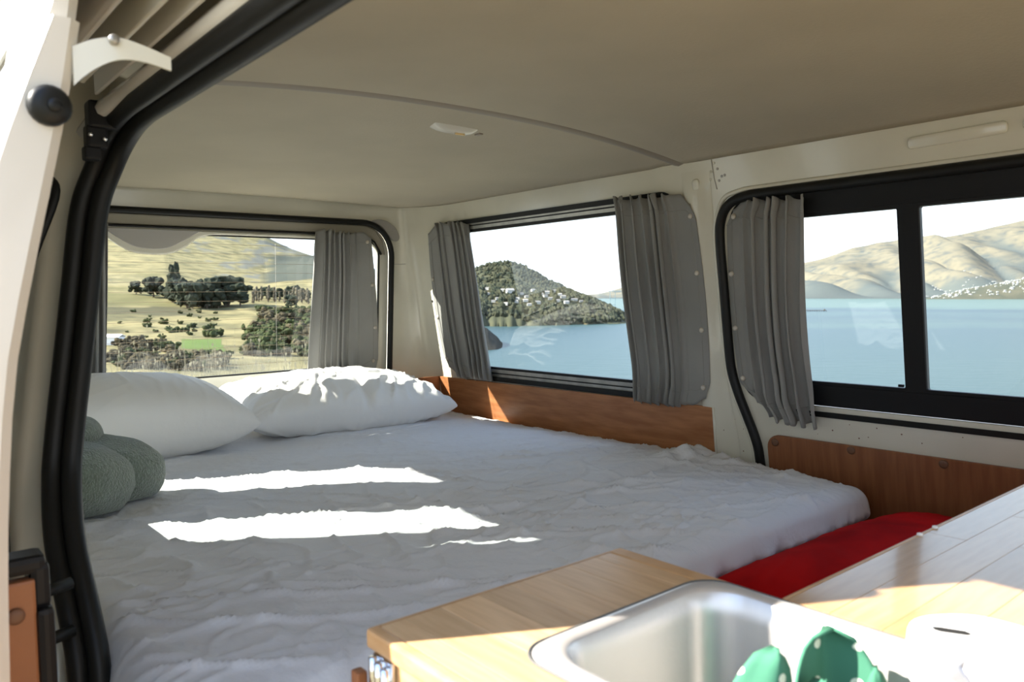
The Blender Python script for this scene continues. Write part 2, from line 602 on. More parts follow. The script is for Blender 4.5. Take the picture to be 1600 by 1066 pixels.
def dgrid(name, u0, u1, v0, v1, m):
    v = []
    f = []
    nv, nu = 26, 2
    for j in range(nv + 1):
        z = v0 + (v1 - v0) * j / nv
        xi = lerp_tab(INX, z)
        xo = lerp_tab(OUX, z)
        xi = max(xi, xo + 0.004)
        for (x, y) in ((xo, u1), (xo, u0 + 0.010), (xo + 0.006, u0), (xi - 0.008, u0), (xi, u0 + 0.008), (xi, u1)):
            v.append((x, y, z))
    for j in range(nv):
        for i in range(6):
            a = j * 6 + i
            b = j * 6 + (i + 1) % 6
            f.append((a, b, b + 6, a + 6))
    f.append(tuple(range(6)))
    f.append(tuple(nv * 6 + i for i in range(6))[::-1])
    return dchild(mesh(name, v, f, m, None, False))
# skin pieces around the glazed opening (y 1.0-1.89, z .765-1.205); the front top corner is cut round
dgrid('front_panel', Y0, 0.760, -0.05, 1.165, PAINTW)
dgrid('front_panel', 0.760, 0.785, -0.05, 1.245, PAINTW)
dgrid('front_panel', 0.785, 0.820, -0.05, 1.305, PAINTW)
dgrid('front_panel', 0.820, 1.0, -0.05, 1.335, PAINTW)
dgrid('lower_panel', 1.0, Y1, -0.05, 0.765, PAINTW)
dgrid('top_rail', 1.0, Y1, 1.205, 1.37, PAINTW)
dgrid('rear_post', 1.89, Y1, 0.765, 1.205, PAINTW)
dgrid('window_divider', 1.629, 1.70, 0.765, 1.205, BLACKP)
def quadx(name, y0, y1, off, m, th=0.004):
    a = lerp_tab(INX, 0.765) - off
    b = lerp_tab(INX, 1.205) - off
    v = [(x + t, y, z) for t in (0, th) for (x, y, z) in ((a, y0, 0.765), (a, y1, 0.765), (b, y1, 1.205), (b, y0, 1.205))]
    return dchild(mesh(name, v, [(3, 2, 1, 0), (4, 5, 6, 7), (0, 1, 5, 4), (1, 2, 6, 5), (2, 3, 7, 6), (3, 0, 4, 7)], m))
quadx('pane', 1.0, 1.629, 0.02, GLASS)
quadx('pane', 1.70, 1.89, 0.02, GLASS)
quadx('sun_block_blind', 1.0, 1.611, 0.012, CURT, 0.003)  # unseen blind added to block the sun, leaving a slit by the divider
dchild(disc('rubber_bumper', (0.1280, 0.741, 1.0905), (0.12, -1, 0.0), 0.0165, 0.012, RUBBER, None, 20))
dchild(disc('bumper_tip', (0.1305, 0.729, 1.0895), (0.12, -1, 0.0), 0.0055, 0.004, RUBBER, None, 14))
# hinge arm: a pressed bracket curving from the door edge to the rail
arm = [(0.148, 0.750, 1.128), (0.163, 0.746, 1.139), (0.181, 0.742, 1.146), (0.200, 0.739, 1.145), (0.223, 0.736, 1.139)]
ap = catmull(arm, 6)
v = []
f = []
for i, p in enumerate(ap):
    t = i / (len(ap) - 1)
    h = 0.011 * (1 - t) ** 1.5 + 0.0060
    d = 0.014 - 0.004 * t
    for (dy, dz) in ((-d / 2, h), (d / 2, h), (d / 2, h - 0.004), (-d / 2 + 0.003, h - 0.004), (-d / 2 + 0.003, -h), (-d / 2, -h)):
        v.append((p.x, p.y + dy, p.z + dz * (0.9 if dz > 0 else 1.0)))
for i in range(len(ap) - 1):
    for k in range(6):
        a = i * 6 + k
        b = i * 6 + (k + 1) % 6
        f.append((a, b, b + 6, a + 6))
f += [tuple(range(6)), tuple((len(ap) - 1) * 6 + k for k in range(6))[::-1]]
dchild(mesh('hinge_arm', v, f, PAINT))
dchild(disc('hinge_bolt', (0.178, 0.735, 1.152), (0.1, -1, 0.1), 0.0045, 0.004, ALU, None, 12))
# lower inner trim of the door: wood board with black moulding
tp = dchild(box('trim_board', (0.104, 0.89, 0.36), (0.034, 0.02, 0.60), WOODV, None, 0.003))
bm = bmesh.new()
add_box(bm, (0.128, 0.90, 0.30), (0.016, 0.05, 0.66), 0.006)
add_box(bm, (0.110, 0.905, 0.672), (0.044, 0.04, 0.018), 0.006)
add_box(bm, (0.126, 0.905, 0.650), (0.018, 0.04, 0.046), 0.006)
dchild(bm_obj('edge_moulding', bm, BLACKP))
dchild(disc('trim_screw', (0.103, 0.8795, 0.628), (0, -1, 0), 0.008, 0.004, SCREWC, None, 14))
# black tube standing in for the dark of the gap between door and body
gp = [(0.212, 1.15, 1.073), (0.176, 1.15, 0.966), (0.152, 1.15, 0.829), (0.138, 1.15, 0.669), (0.137, 1.15, 0.45), (0.137, 1.15, 0.1)]
tube('gasket_or_gap', catmull([(0.2125, 1.24, 1.10)] + [(x * 1.04 - 0.006, 1.23, z) for x, y, z in gp], 5), 0.006, RUBBER, wl, 8)

# ------------------------------------------------------------------ windows
def pane(name, fn, u0, u1, v0, v1, w0, parent, r=0.02, m=GLASS, th=0.004):
    return plate(name, [rrect(u0, u1, v0, v1, r, 4)], th, lambda u, v, w: fn(u, v, w0 + w), m, parent)
# far quarter window
w1 = empty('window_1', far(1.915, 0.622))
tag(w1, 'side window over the wood panel with aluminium frame', None, kind='structure')
def wchild(o, e):
    o.parent = e
    o.matrix_parent_inverse = Matrix.Translation(e.location).inverted()
    return o
def ring(name, fn, a, b, r, th, w0, m, e, ra=None):
    o = plate(name, [rrect(*a, r, 6), rrect(*b, ra if ra is not None else max(r - 0.01, 0.008), 6)], th, lambda u, v, w: fn(u, v, w0 + w), m)
    return wchild(o, e)
ring('outer_gasket', far, (1.355, 2.475, 0.617, 1.208), (1.372, 2.458, 0.634, 1.193), 0.05, 0.026, -0.02, RUBBER, w1)
ring('aluminium_frame', far, (1.371, 2.459, 0.633, 1.194), (1.388, 2.442, 0.662, 1.172), 0.035, 0.018, -0.018, ALU, w1)
ring('inner_gasket', far, (1.387, 2.443, 0.661, 1.173), (1.395, 2.435, 0.669, 1.163), 0.028, 0.02, -0.02, RUBBER, w1)
wchild(pane('pane', far, 1.39, 2.44, 0.664, 1.168, -0.014, None), w1)
ring('track_line', far, (1.373, 2.457, 0.6445, 1.187), (1.378, 2.452, 0.6485, 1.183), 0.03, 0.003, -0.001, RUBBER, w1)
# far front window: black frame, divider, two panes
w2 = empty('window_2', far(0.3, 0.648))
tag(w2, 'black framed sliding side window above the long wood panel', None, kind='structure')
g1 = rrect(0.774, 1.14, 0.710, 1.105, 0.004, 3)
g2 = rrect(-0.55, 0.730, 0.710, 1.105, 0.004, 3)
wchild(plate('frame', [rrect(-0.625, 1.20, 0.651, 1.166, 0.06), g1, g2], 0.02, lambda u, v, w: far(u, v, w - 0.022), BLACKP), w2)
ring('frame_step', far, (-0.61, 1.185, 0.664, 1.152), (-0.595, 1.17, 0.678, 1.138), 0.05, 0.007, -0.003, RUBBER, w2)
ring('frame_lip', far, (-0.57, 1.155, 0.694, 1.122), (-0.56, 1.147, 0.702, 1.113), 0.03, 0.006, -0.004, BLACKP, w2)
wchild(box('divider', (0, 0, 0), (0.022, 0.046, 0.405), BLACKP, None, 0.003), w2)
dv = w2.children[-1]
dv.data.transform(Matrix.Translation(far(0.752, 0.9075, -0.005)) @ Matrix.Rotation(-math.atan(K), 4, 'Y'))
wchild(pane('pane', far, 0.765, 1.15, 0.70, 1.115, -0.012, None), w2)
wchild(pane('pane', far, -0.56, 0.74, 0.70, 1.115, -0.018, None), w2)
wchild(box('latch_tab', far(0.782, 0.716, -0.0), (0.006, 0.012, 0.006), BLACKP, None, 0.001), w2)
wchild(plate('sill_strip', [rrect(-0.62, 1.06, 0.6235, 0.6365, 0.004, 3)], 0.006, lambda u, v, w: far(u, v, w), RUBBER), w2)
# tailgate
w3 = empty('door_2', rear(1.0, 0.3))
tag(w3, 'cream tailgate with a wide heated rear window', None, kind='structure')
gl = rrect(0.46, 1.585, 0.668, 1.150, (0.06, 0.06, 0.03, 0.03), 8)
wchild(plate('frame', [rrect(0.385, 1.63, 0.305, 1.213, (0.12, 0.12, 0.04, 0.04), 10), gl], 0.02, lambda u, v, w: rear(u, v, w - 0.03), PAINT), w3)
hb = [(0.41, 1.176), (1.50, 1.176), (1.555, 1.150), (1.595, 1.10), (1.612, 1.10), (1.600, 1.155), (1.565, 1.195), (1.52, 1.211), (0.46, 1.211), (0.41, 1.19)]
wchild(plate('header_trim', [hb], 0.028, lambda u, v, w: rear(u, v, w - 0.03), TAUPE, None, 0.004), w3)
wchild(tube('header_gasket', [rear(0.42 + 1.10 * i / 20, 1.1715, 0.0) for i in range(21)] + [rear(1.56, 1.148), rear(1.592, 1.10)], 0.0045, RUBBER, None, 8), w3)
cov = [(0.44, 1.166), (0.44, 1.155)] + [(p.x, p.y) for p in catmull([(0.50, 1.155, 0), (0.56, 1.152, 0), (0.607, 1.138, 0), (0.652, 1.106, 0), (0.70, 1.086, 0), (0.79, 1.084, 0), (0.848, 1.107, 0), (0.89, 1.138, 0), (0.933, 1.150, 0), (0.99, 1.152, 0)], 5)] + [(1.30, 1.152), (1.57, 1.150), (1.56, 1.160), (1.50, 1.168)]
wchild(plate('motor_cover', [cov], 0.022, lambda u, v, w: rear(u, v, w - 0.028), PAINT, None, 0.006), w3)
cov2 = [(p.x, p.y) for p in catmull([(0.60, 1.164, 0), (0.64, 1.135, 0), (0.70, 1.105, 0), (0.78, 1.102, 0), (0.84, 1.128, 0), (0.90, 1.164, 0)], 5)]
wchild(plate('cover_face', [cov2], 0.006, lambda u, v, w: rear(u, v, w - 0.008), GREYP, None, 0.002), w3)
wchild(plate('pane', [gl], 0.004, lambda u, v, w: rear(u, v, w - 0.022), GLASS), w3)
wchild(plate('lower_gasket', [rrect(0.43, 1.61, 0.632, 0.643, 0.003, 3)], 0.010, lambda u, v, w: rear(u, v, w - 0.024), RUBBER), w3)
wchild(plate('glass_gasket', [rrect(0.455, 1.59, 0.663, 1.155, (0.06, 0.06, 0.03, 0.03), 8), rrect(0.461, 1.584, 0.669, 1.149, (0.055, 0.055, 0.025, 0.025), 8)], 0.006, lambda u, v, w: rear(u, v, w - 0.014), RUBBER), w3)
for i in range(14):
    z = 0.70 + i * 0.0325
    wchild(tube('heater_line', [rear(0.47, z, -0.017), rear(1.575, z, -0.017)], 0.0005, WIRE, None, 4), w3)
wchild(tube('heater_line', [rear(1.172, 0.69, -0.017), rear(1.166, 1.13, -0.017)], 0.0006, GREYP, None, 4), w3)
# tailgate weatherstrip
wchild(tube('weatherstrip', [rear(u, v, 0.004) for u, v in rrect(0.378, 1.637, 0.30, 1.220, (0.13, 0.13, 0.05, 0.05), 12)], 0.0115, RUBBER, None, 8, True), w3)
# far door weatherstrip
bs = [(-0.64, 0.62), (-0.66, 0.9), (-0.63, 1.13), (-0.55, 1.168), (0.2, 1.172), (0.7, 1.171), (1.06, 1.171), (1.14, 1.168), (1.188, 1.152), (1.214, 1.115), (1.222, 1.059), (1.222, 0.942), (1.222, 0.823), (1.22, 0.73), (1.205, 0.665), (1.183, 0.603), (1.163, 0.545), (1.155, 0.498), (1.153, 0.40), (1.155, 0.2)]
tube('weatherstrip', catmull([far(y, z, 0.006) for y, z in bs], 6), 0.0125, RUBBER, wr, 10)
tube('door_lip', catmull([far(y + (0.018 if y > 1.0 else 0.0), z + (0.016 if z > 1.14 else 0), 0.001) for y, z in bs], 6), 0.006, PAINT, wr, 8)
# quarter window of the door side
w4 = empty('window_3', near(1.81, 0.655))
tag(w4, 'side window behind the sliding door', None, kind='structure')
ring('gasket_or_gap', near, (1.395, 2.26, 0.650, 1.213), (1.402, 2.253, 0.657, 1.206), 0.04, 0.026, -0.02, RUBBER, w4)
wchild(pane('pane', near, 1.40, 2.255, 0.655, 1.208, -0.014, None), w4)

# pressed details of the far wall
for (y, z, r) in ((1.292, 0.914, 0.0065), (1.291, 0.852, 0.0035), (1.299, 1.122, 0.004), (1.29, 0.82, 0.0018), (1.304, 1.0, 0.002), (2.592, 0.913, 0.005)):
    disc('hole_shade_disc', far(y, z, 0.0005), (-1, 0, -K), r, 0.0006, HOLE_SHADE, wr, 14)  # black discs painted for the darkness inside the wall's small holes
plate('pressed_rib', [rrect(0.556, 0.742, 1.2225, 1.2465, 0.008, 5)], 0.006, lambda u, v, w: far(u, v + (0.742 - u) * 0.02, w), PAINT, wr, 0.0025, True)
plate('pressed_rib', [rrect(0.34, 0.53, 1.2225, 1.2465, 0.008, 5)], 0.006, lambda u, v, w: far(u, v + (0.742 - u) * 0.02, w), PAINT, wr, 0.0025, True)
plate('clip', [rrect(1.272, 1.294, 1.198, 1.228, 0.009, 5)], 0.008, lambda u, v, w: far(u, v, w), PAINT, wr, 0.003, True)
tube('panel_seam', [far(1.232, 1.275, 0.0005), far(1.228, 1.225, 0.0005), far(1.222, 1.195, 0.0005)], 0.0013, GREYP, wr, 6)
for (y, z) in ((1.225, 1.262), (1.216, 1.246), (1.236, 1.241), (1.205, 1.226), (1.196, 1.228), (1.214, 1.216), (1.24, 1.222)):
    disc('spot_weld', far(y, z, 0), (-1, 0, -K), 0.0035, 0.0015, GREYP if y < 1.22 else PAINT, wr, 10)
# B pillar: raised flange between the two windows
v = []
f = []
pr = [(1.33, 0.0), (1.318, 0.010), (1.272, 0.012), (1.262, 0.004), (1.248, 0.004), (1.240, 0.0)]
for j in range(31):
    z = 0.46 + 0.79 * j / 30
    k = 1 - sm(1.16, 1.25, z)
    sh = -0.022 * sm(0.72, 0.5, z)
    for (y, ww) in pr:
        v.append(far(y + (sh if y < 1.3 else 0), z, 0.0008 + ww * k))
for j in range(30):
    for i in range(len(pr) - 1):
        a = j * len(pr) + i
        f.append((a, a + 1, a + 1 + len(pr), a + len(pr)))
mesh('pillar_flange', v, f, PAINT, wr, True)
rnd = random.Random(3)
for (y0, y1, z0, z1, n_) in ((1.18, 1.27, 0.50, 0.62, 9), (0.55, 1.05, 0.575, 0.615, 10), (2.50, 2.59, 0.62, 0.75, 4)):
    for i in range(n_):
        y = rnd.uniform(y0, y1)
        z = rnd.uniform(z0, z1)
        ww = 0.013 if 1.24 < y < 1.3 else 0.0006
        disc('paint_chip', far(y, z, ww), (-1, 0, -K), rnd.uniform(0.0008, 0.002), 0.0004, SCREWC, wr, 8)
# rear corner details: crescent vent cover, seam
cres = catmull([(1.452, 1.238, 0), (1.50, 1.247, 0), (1.555, 1.238, 0), (1.60, 1.212, 0), (1.618, 1.182, 0), (1.606, 1.166, 0), (1.578, 1.168, 0), (1.552, 1.188, 0), (1.52, 1.215, 0), (1.478, 1.233, 0)], 5, True)
def cornerpt(u, v, w):
    # follow the rounded corner column between side wall and back wall
    p0 = Vector(far(2.60, v)); p2 = Vector(rear(1.658, v)); p1 = Vector((p0.x, p2.y, v))
    t = (u - 1.40) / 0.55
    q = p0 * t ** 2 + p1 * 2 * t * (1 - t) + p2 * (1 - t) ** 2
    return q
def cornerfn(u, v, w):
    yb = rear(u, v)[1]
    xw = far(2.60, v)[0]
    if u <= 1.658:
        return (u, yb - 0.003 - w, v)
    t = math.sqrt(max(0.0, (xw - u) / (xw - 1.658)))
    return (u - 0.6 * w, 2.60 * (1 - t) ** 2 + yb * (1 - (1 - t) ** 2) - 0.003 - 0.8 * w, v)
vc = plate('vent_cover', [[(1.605 + (p.x - 1.535) * 0.80, p.y - 0.012) for p in cres]], 0.005, cornerfn, VENT, wb, 0.0015)
tube('panel_seam', [cornerfn(1.652 + 0.045 * i / 8, 1.062 + 0.002 * i / 8, -0.0025) for i in range(9)], 0.0012, GREYP, wr, 5)

# ------------------------------------------------------------------ wood trim panels on the far wall
t1 = plate('trim_1', [[(1.288, 0.40), (2.60, 0.40), (2.60, 0.612), (1.283, 0.617)]], 0.012, lambda u, v, w: far(u, v, w), WOODP, None, 0.0015)
tag(t1, 'orange plywood panel between the bed and the side window', None, kind='structure')
plate('end_shade_board', [[(1.66, 0.40), (1.79, 0.40), (1.786, 0.612), (1.66, 0.612)]], 0.012, lambda u, v, w: (u, 2.60 + w, v), WOODV, t1, 0.001)  # darker wood standing in for shade on the panel's rear end
tube('edge_sealant', [far(1.284, 0.617, 0.012), far(1.286, 0.54, 0.012), far(1.288, 0.44, 0.012)], 0.004, PAINT, t1, 6)
t2 = plate('trim_2', [rrect(-0.9, 1.126, 0.05, 0.563, (0.035, 0.03, 0.03, 0.03))], 0.010, lambda u, v, w: far(u, v, w + 0.0015), WOODV, None, 0.0015)
tag(t2, 'long brown wood panel under the black framed window', None, kind='structure')
for (y, z) in ((1.102, 0.544), (0.901, 0.552), (0.695, 0.551), (0.49, 0.55), (0.28, 0.55)):
    disc('screw_cap', far(y, z, 0.011), (-1, 0, -K), 0.010, 0.004, SCREWC, t2, 16)

# ================================================================== ceiling light
cl = empty('ceiling_light', (1.085, 1.50, ceil_z(1.085, 1.50)))
tag(cl, 'small clear dome light set in the headliner', 'ceiling light')
zc = ceil_z(1.085, 1.50)
base = [(0.995, 1.478), (1.02, 1.462), (1.15, 1.462), (1.185, 1.505), (1.16, 1.535), (1.03, 1.535)]
o = plate('base', [base], 0.008, lambda u, v, w: (u, v, zc - w + 0.002), GREYP, None, 0.002)
wchild(o, cl)
v = []
f = []
n1, n2 = 14, 8
for j in range(n2 + 1):
    for i in range(n1 + 1):
        a = 2 * i / n1 - 1
        b = 2 * j / n2 - 1
        h = 0.012 * (1 - a ** 4) * (1 - b ** 4)
        v.append((1.085 + a * 0.065 + 0.008 * b, 1.499 + b * 0.027, zc - 0.0065 - h))
for j in range(n2):
    for i in range(n1):
        a = j * (n1 + 1) + i
        f.append((a, a + 1, a + n1 + 2, a + n1 + 1))
wchild(mesh('lens', v, f, LENS, None, True), cl)
wchild(tube('bulb', [(1.085, 1.495, zc - 0.0195), (1.11, 1.495, zc - 0.0195)], 0.003, BULB, None, 8), cl)
wchild(box('switch', (1.163, 1.508, zc - 0.009), (0.012, 0.02, 0.008), STRIP, None, 0.002), cl)

# ================================================================== curtains
def curtain(name, label, fn, free, studs_edge, top, bot, npl, flat, seed, studs, sgn_studs, w0=0.012, amp=0.017, hemt=0.05):
    """free(t), studs_edge(t): u along the wall at height fraction t; top(s), bot(s): z; s = 0 at the free edge"""
    rd = random.Random(seed)
    ph = [rd.uniform(0, 6.28) for _ in range(6)]
    root = empty(name, fn((free(1) + studs_edge(1)) / 2, bot(0.5), 0))
    tag(root, label, 'curtain', 'grey curtains at the van windows')
    ns, ntt = 150, 56
    def P(s, t):
        e_ = 1 - sm(flat - 0.1, flat + 0.12, s)
        wob = 0.35 * math.sin(5.1 * t + ph[0] + 4 * s) + 0.25 * math.sin(9 * s + ph[1])
        # pleats fan apart a little on the way down
        q = s / flat
        ang = 2 * math.pi * npl * (q + 0.05 * math.sin(7 * q + ph[2]) + 0.025 * math.sin(17 * q + ph[1])) + wob
        c = math.sin(ang)
        c2 = math.sin(ang * 2.07 + ph[3] + 2 * t)
        hem = math.exp(-(t / hemt) ** 2)
        low = sm(0.8, 1.0, t)
        a = amp * e_ * (0.75 + 0.35 * low + 0.15 * math.sin(6 * t + ph[4]))
        ww = w0 + 1.75 * a * (0.5 + 0.5 * c) ** 0.7 + 0.30 * a * c2 * (0.4 + 0.6 * hem + 0.4 * low)
        ww += 0.007 * (1 - e_) * (math.sin(3.0 * t + ph[5]) * 0.3 + 0.4 * math.sin(6 * s + 3 * t)) * math.sin(math.pi * min(1, (1 - s) / (1 - flat + 1e-6)) )
        ww += hem * e_ * 0.006 * math.sin(ang * 1.5 + 1)
        u = free(t) * (1 - s) + studs_edge(t) * s
        du = 0.009 * e_ * math.cos(ang) * (1 if studs_edge(0) > free(0) else -1) * sm(0, 0.08, s)
        zt = top(s) + 0.006 * e_ * math.sin(ang + 0.7)
        zb = bot(s) - 0.012 * e_ * (0.5 + 0.5 * math.sin(ang + 2.2 + ph[3]))
        z = zt + (zb - zt) * t
        return fn(u + du, z, max(0.002, ww))
    v = [P(i / ns, j / ntt) for j in range(ntt + 1) for i in range(ns + 1)]
    f = []
    for j in range(ntt):
        for i in range(ns):
            a = j * (ns + 1) + i
            f.append((a, a + 1, a + ns + 2, a + ns + 1))
    c = wchild(mesh('cloth', v, f, CURT, None, True), root)
    so = c.modifiers.new('thick', 'SOLIDIFY')
    so.thickness = 0.0014
    # stitched hems: a doubled band along top, bottom and stud edge
    for (t0, t1) in ((0.075, 0.079), (0.925, 0.929)):
        pts = []
        for i in range(ns + 1):
            p = Vector(P(i / ns, (t0 + t1) / 2))
            q = Vector(fn(0, p.z, 0.0012)) - Vector(fn(0, p.z, 0))
            pts.append(p + q)
        wchild(tube('hem_stitch', pts, 0.0011, HEM, None, 5), root)
    pts = []
    for j in range(4, ntt - 3):
        p = Vector(P(0.93, j / ntt))
        q = Vector(fn(0, p.z, 0.0012)) - Vector(fn(0, p.z, 0))
        pts.append(p + q)
    wchild(tube('hem_stitch', pts, 0.0011, HEM, None, 5), root)
    for (s, t) in studs:
        p = Vector(P(s, t))
        nn = Vector(fn(0, p.z, 1)) - Vector(fn(0, p.z, 0))
        wchild(disc('press_stud', p + nn * 0.0005, nn, 0.0075, 0.005, STUD, None, 14), root)
    return root
# far quarter window, rear curtain: free edge leans forward, studs at the rear pillar
curtain('window_curtain', 'grey curtain nearest the pillows at the aluminium framed side window', far,
        lambda t: 2.282 - 0.032 * t, lambda t: 2.545 + 0.022 * math.sin(math.pi * t) - 0.02 * sm(0.88, 1, t),
        lambda s: 1.192 + 0.012 * math.sin(3.1 * s) - 0.018 * sm(0.8, 1, s), lambda s: 0.628 + 0.0 - 0.006 * s + 0.03 * sm(0.72, 1, s) ,
        6, 0.72, 1, [(0.955, 0.34), (0.955, 0.62), (0.94, 0.93)], 1, 0.010, 0.016)
curtain('window_curtain', 'grey curtain by the pillar at the aluminium framed side window', far,
        lambda t: 1.549, lambda t: 1.288 - 0.012 * math.sin(math.pi * t) + 0.016 * sm(0.9, 1, t) + 0.012 * sm(0.08, 0, t),
        lambda s: 1.205 - 0.012 * s - 0.028 * sm(0.86, 1, s), lambda s: 0.616 + 0.002 * s + 0.022 * sm(0.82, 1, s),
        6, 0.66, 2, [(0.93, 0.085), (0.93, 0.36), (0.93, 0.64), (0.93, 0.93)], 1, 0.014, 0.017)
curtain('window_curtain', 'grey curtain gathered at the black framed window', far,
        lambda t: 0.972 + 0.012 * math.sin(math.pi * t) , lambda t: 1.196 + 0.012 * math.sin(math.pi * t) - 0.045 * sm(0.88, 1, t) - 0.02 * sm(0.08, 0, t),
        lambda s: 1.150 + 0.008 * s - 0.018 * sm(0.85, 1, s), lambda s: 0.606 + 0.006 * s + 0.03 * sm(0.65, 1, s),
        5, 0.74, 3, [(0.93, 0.05), (0.95, 0.33), (0.95, 0.61), (0.93, 0.87)], 1, 0.004, 0.018)
curtain('window_curtain', 'light grey curtain at the right of the rear window', rear,
        lambda t: 1.290 - 0.034 * t, lambda t: 1.528 + 0.04 * math.sin(1.7 * t) - 0.008 * sm(0.9, 1, t),
        lambda s: 1.178 + 0.004 * math.sin(9 * s) - 0.018 * sm(0.85, 1, s), lambda s: 0.60 + 0.05 * sm(0.5, 1, s),
        7, 0.66, 4, [(0.92, 0.055), (0.95, 0.36), (0.955, 0.68), (0.93, 0.93)], 1, 0.030, 0.018)
curtain('window_curtain', 'grey curtain at the left of the rear window beside the door post', rear,
        lambda t: 0.605 - 0.02 * t, lambda t: 0.40 - 0.01 * t,
        lambda s: 1.178, lambda s: 0.60,
        5, 0.7, 5, [(0.93, 0.3), (0.93, 0.6)], 1, 0.030, 0.018)

# ================================================================== bed
bb = box('bed_base', (1.005, 1.76, 0.195), (1.54, 1.78, 0.38), PLY, None, 0.004)
tag(bb, 'plywood box under the mattress', 'bed base')
def ridged(x, y, sx_, sy_, ang, seed, p=5):
    ca, sa = math.cos(ang), math.sin(ang)
    a = (x * ca + y * sa) * sx_
    b = (-x * sa + y * ca) * sy_
    wv = 0.35 * noise.noise((a * 1.3, b * 0.7, seed + 9))
    return max(0.0, 1 - abs(noise.noise((a + wv, b + wv, seed))) * 2.2) ** p
BX0, BX1, BY0, BY1, BZ = 0.216, 1.802, 0.815, 2.665, 0.490
def bed_h(x, y):
    h = 0.010 * noise.noise((x * 1.7, y * 1.7, 3.1)) + 0.004 * noise.noise((x * 5, y * 5, 8.2))
    # fine crossing creases, strongest towards the front cushion
    k = 0.35 + 0.65 * sm(2.3, 1.2, y)
    h += 0.0090 * k * ridged(x, y, 1.6, 9.0, R(-24), 11.3, 10)
    h += 0.0070 * k * ridged(x, y, 2.4, 11.0, R(-52), 4.7, 10)
    h += 0.0045 * ridged(x, y, 2.0, 14.0, R(8), 17.9, 7)
    h += 0.0055 * k * ridged(x, y, 6.0, 9.0, R(60), 27.1, 11)
    h += 0.0020 * noise.noise((x * 14, y * 14, 2.2)) * k
    h += 0.0030 * ridged(x, y, 5.0, 24.0, R(-30), 41.0, 8) * sm(-0.1, 0.3, noise.noise((x * 2.2, y * 2.2, 6.0)))
    h += 0.0028 * ridged(x, y, 6.0, 22.0, R(-70), 52.0, 6) * sm(-0.1, 0.3, noise.noise((x * 2.0, y * 2.4, 16.0)))
    # the joint between the two cushions
    jy = 1.26 + 0.02 * noise.noise((x * 3, 0, 5)) - 0.03 * (1.7 - x)
    fade = sm(0.55, 1.2, x)
    h += fade * (-0.006 * math.exp(-((y - jy) / 0.018) ** 2) + 0.005 * math.exp(-((y - jy - 0.045) / 0.03) ** 2))
    # bunched sheet where the joint meets the wall
    d2 = ((x - 1.70) / 0.10) ** 2 + ((y - 1.29) / 0.06) ** 2
    h += math.exp(-d2) * (0.016 + 0.022 * noise.noise((x * 26, y * 30, 1.0)))
    # lower left drags
    d3 = math.exp(-(((x - 0.36) / 0.2) ** 2 + ((y - 1.2) / 0.25) ** 2))
    h += d3 * 0.008 * ridged(x, y, 3.0, 8.0, R(-35), 33.0, 3)
    # the sheet sinks a little against the panel
    h -= 0.012 * sm(1.60, 1.80, x) * sm(1.30, 1.40, y)
    return h
def rsd(x, y, r=0.05):
    cx_, cy_ = (BX0 + BX1) / 2, (BY0 + BY1) / 2
    qx = abs(x - cx_) - (BX1 - BX0) / 2 + r
    qy = abs(y - cy_) - (BY1 - BY0) / 2 + r
    return -(math.hypot(max(qx, 0), max(qy, 0)) + min(max(qx, qy), 0) - r)
nxb, nyb = 250, 300
v = []
f = []
rr_ = 0.045
idx = {}
for j in range(nyb + 1):
    for i in range(nxb + 1):
        # crowd samples a little towards the front
        tx, ty = i / nxb, j / nyb
        x = BX0 + (BX1 - BX0) * tx
        y = BY0 + (BY1 - BY0) * (0.75 * ty + 0.25 * ty * ty)
        d = rsd(x, y, 0.045)
        if d < 0:
            # pull corner samples onto the rounded outline
            cx_ = min(max(x, BX0 + 0.045), BX1 - 0.045)
            cy_ = min(max(y, BY0 + 0.045), BY1 - 0.045)
            q = Vector((x - cx_, y - cy_))
            q = q.normalized() * 0.045
            x, y = cx_ + q.x, cy_ + q.y
            d = 0
        z = BZ
        if d < rr_:
            z -= rr_ * (1 - math.sqrt(max(0, 1 - (1 - d / rr_) ** 2)))
        v.append((x, y, z + bed_h(x, y) * min(1, 0.25 + d / 0.06)))
for j in range(nyb):
    for i in range(nxb):
        a = j * (nxb + 1) + i
        f.append((a, a + 1, a + nxb + 2, a + nxb + 1))
# skirt
bd = [i for i in range(nxb + 1)] + [j * (nxb + 1) + nxb for j in range(1, nyb + 1)] + [nyb * (nxb + 1) + i for i in range(nxb - 1, -1, -1)] + [j * (nxb + 1) for j in range(nyb - 1, 0, -1)]
prev = bd
NB = len(bd)
for k in range(1, 9):
    cur = []
    t = k / 8
    for q in bd:
        x, y, z = v[q]
        zz = z + (0.408 - z) * t
        ox = oy = 0
        if y < BY0 + 0.05:
            wv = 0.006 * noise.noise((x * 22, zz * 7, 4.0)) + 0.005 * ridged(x, zz, 26, 5, R(12), 6.1, 3)
            oy = -wv * math.sin(math.pi * min(1, t * 1.0)) * 1.0 + 0.022 * t * t - 0.004 * math.sin(math.pi * t)
        if x < BX0 + 0.05:
            ox = 0.02 * t * t
        cur.append(len(v))
        v.append((x + ox, y + oy, zz))
    for i in range(NB):
        i2 = (i + 1) % NB
        f.append((prev[i], cur[i], cur[i2], prev[i2]))
    prev = cur
v = [(x - (0.05 * sm(1.3, 0.84, y) + 0.012) * sm(1.45, 1.79, x), y, z) for x, y, z in v]
mt = mesh('mattress', v, f, SHEET, None, True)
tag(mt, 'wide mattress under a wrinkled white fitted sheet', 'mattress')

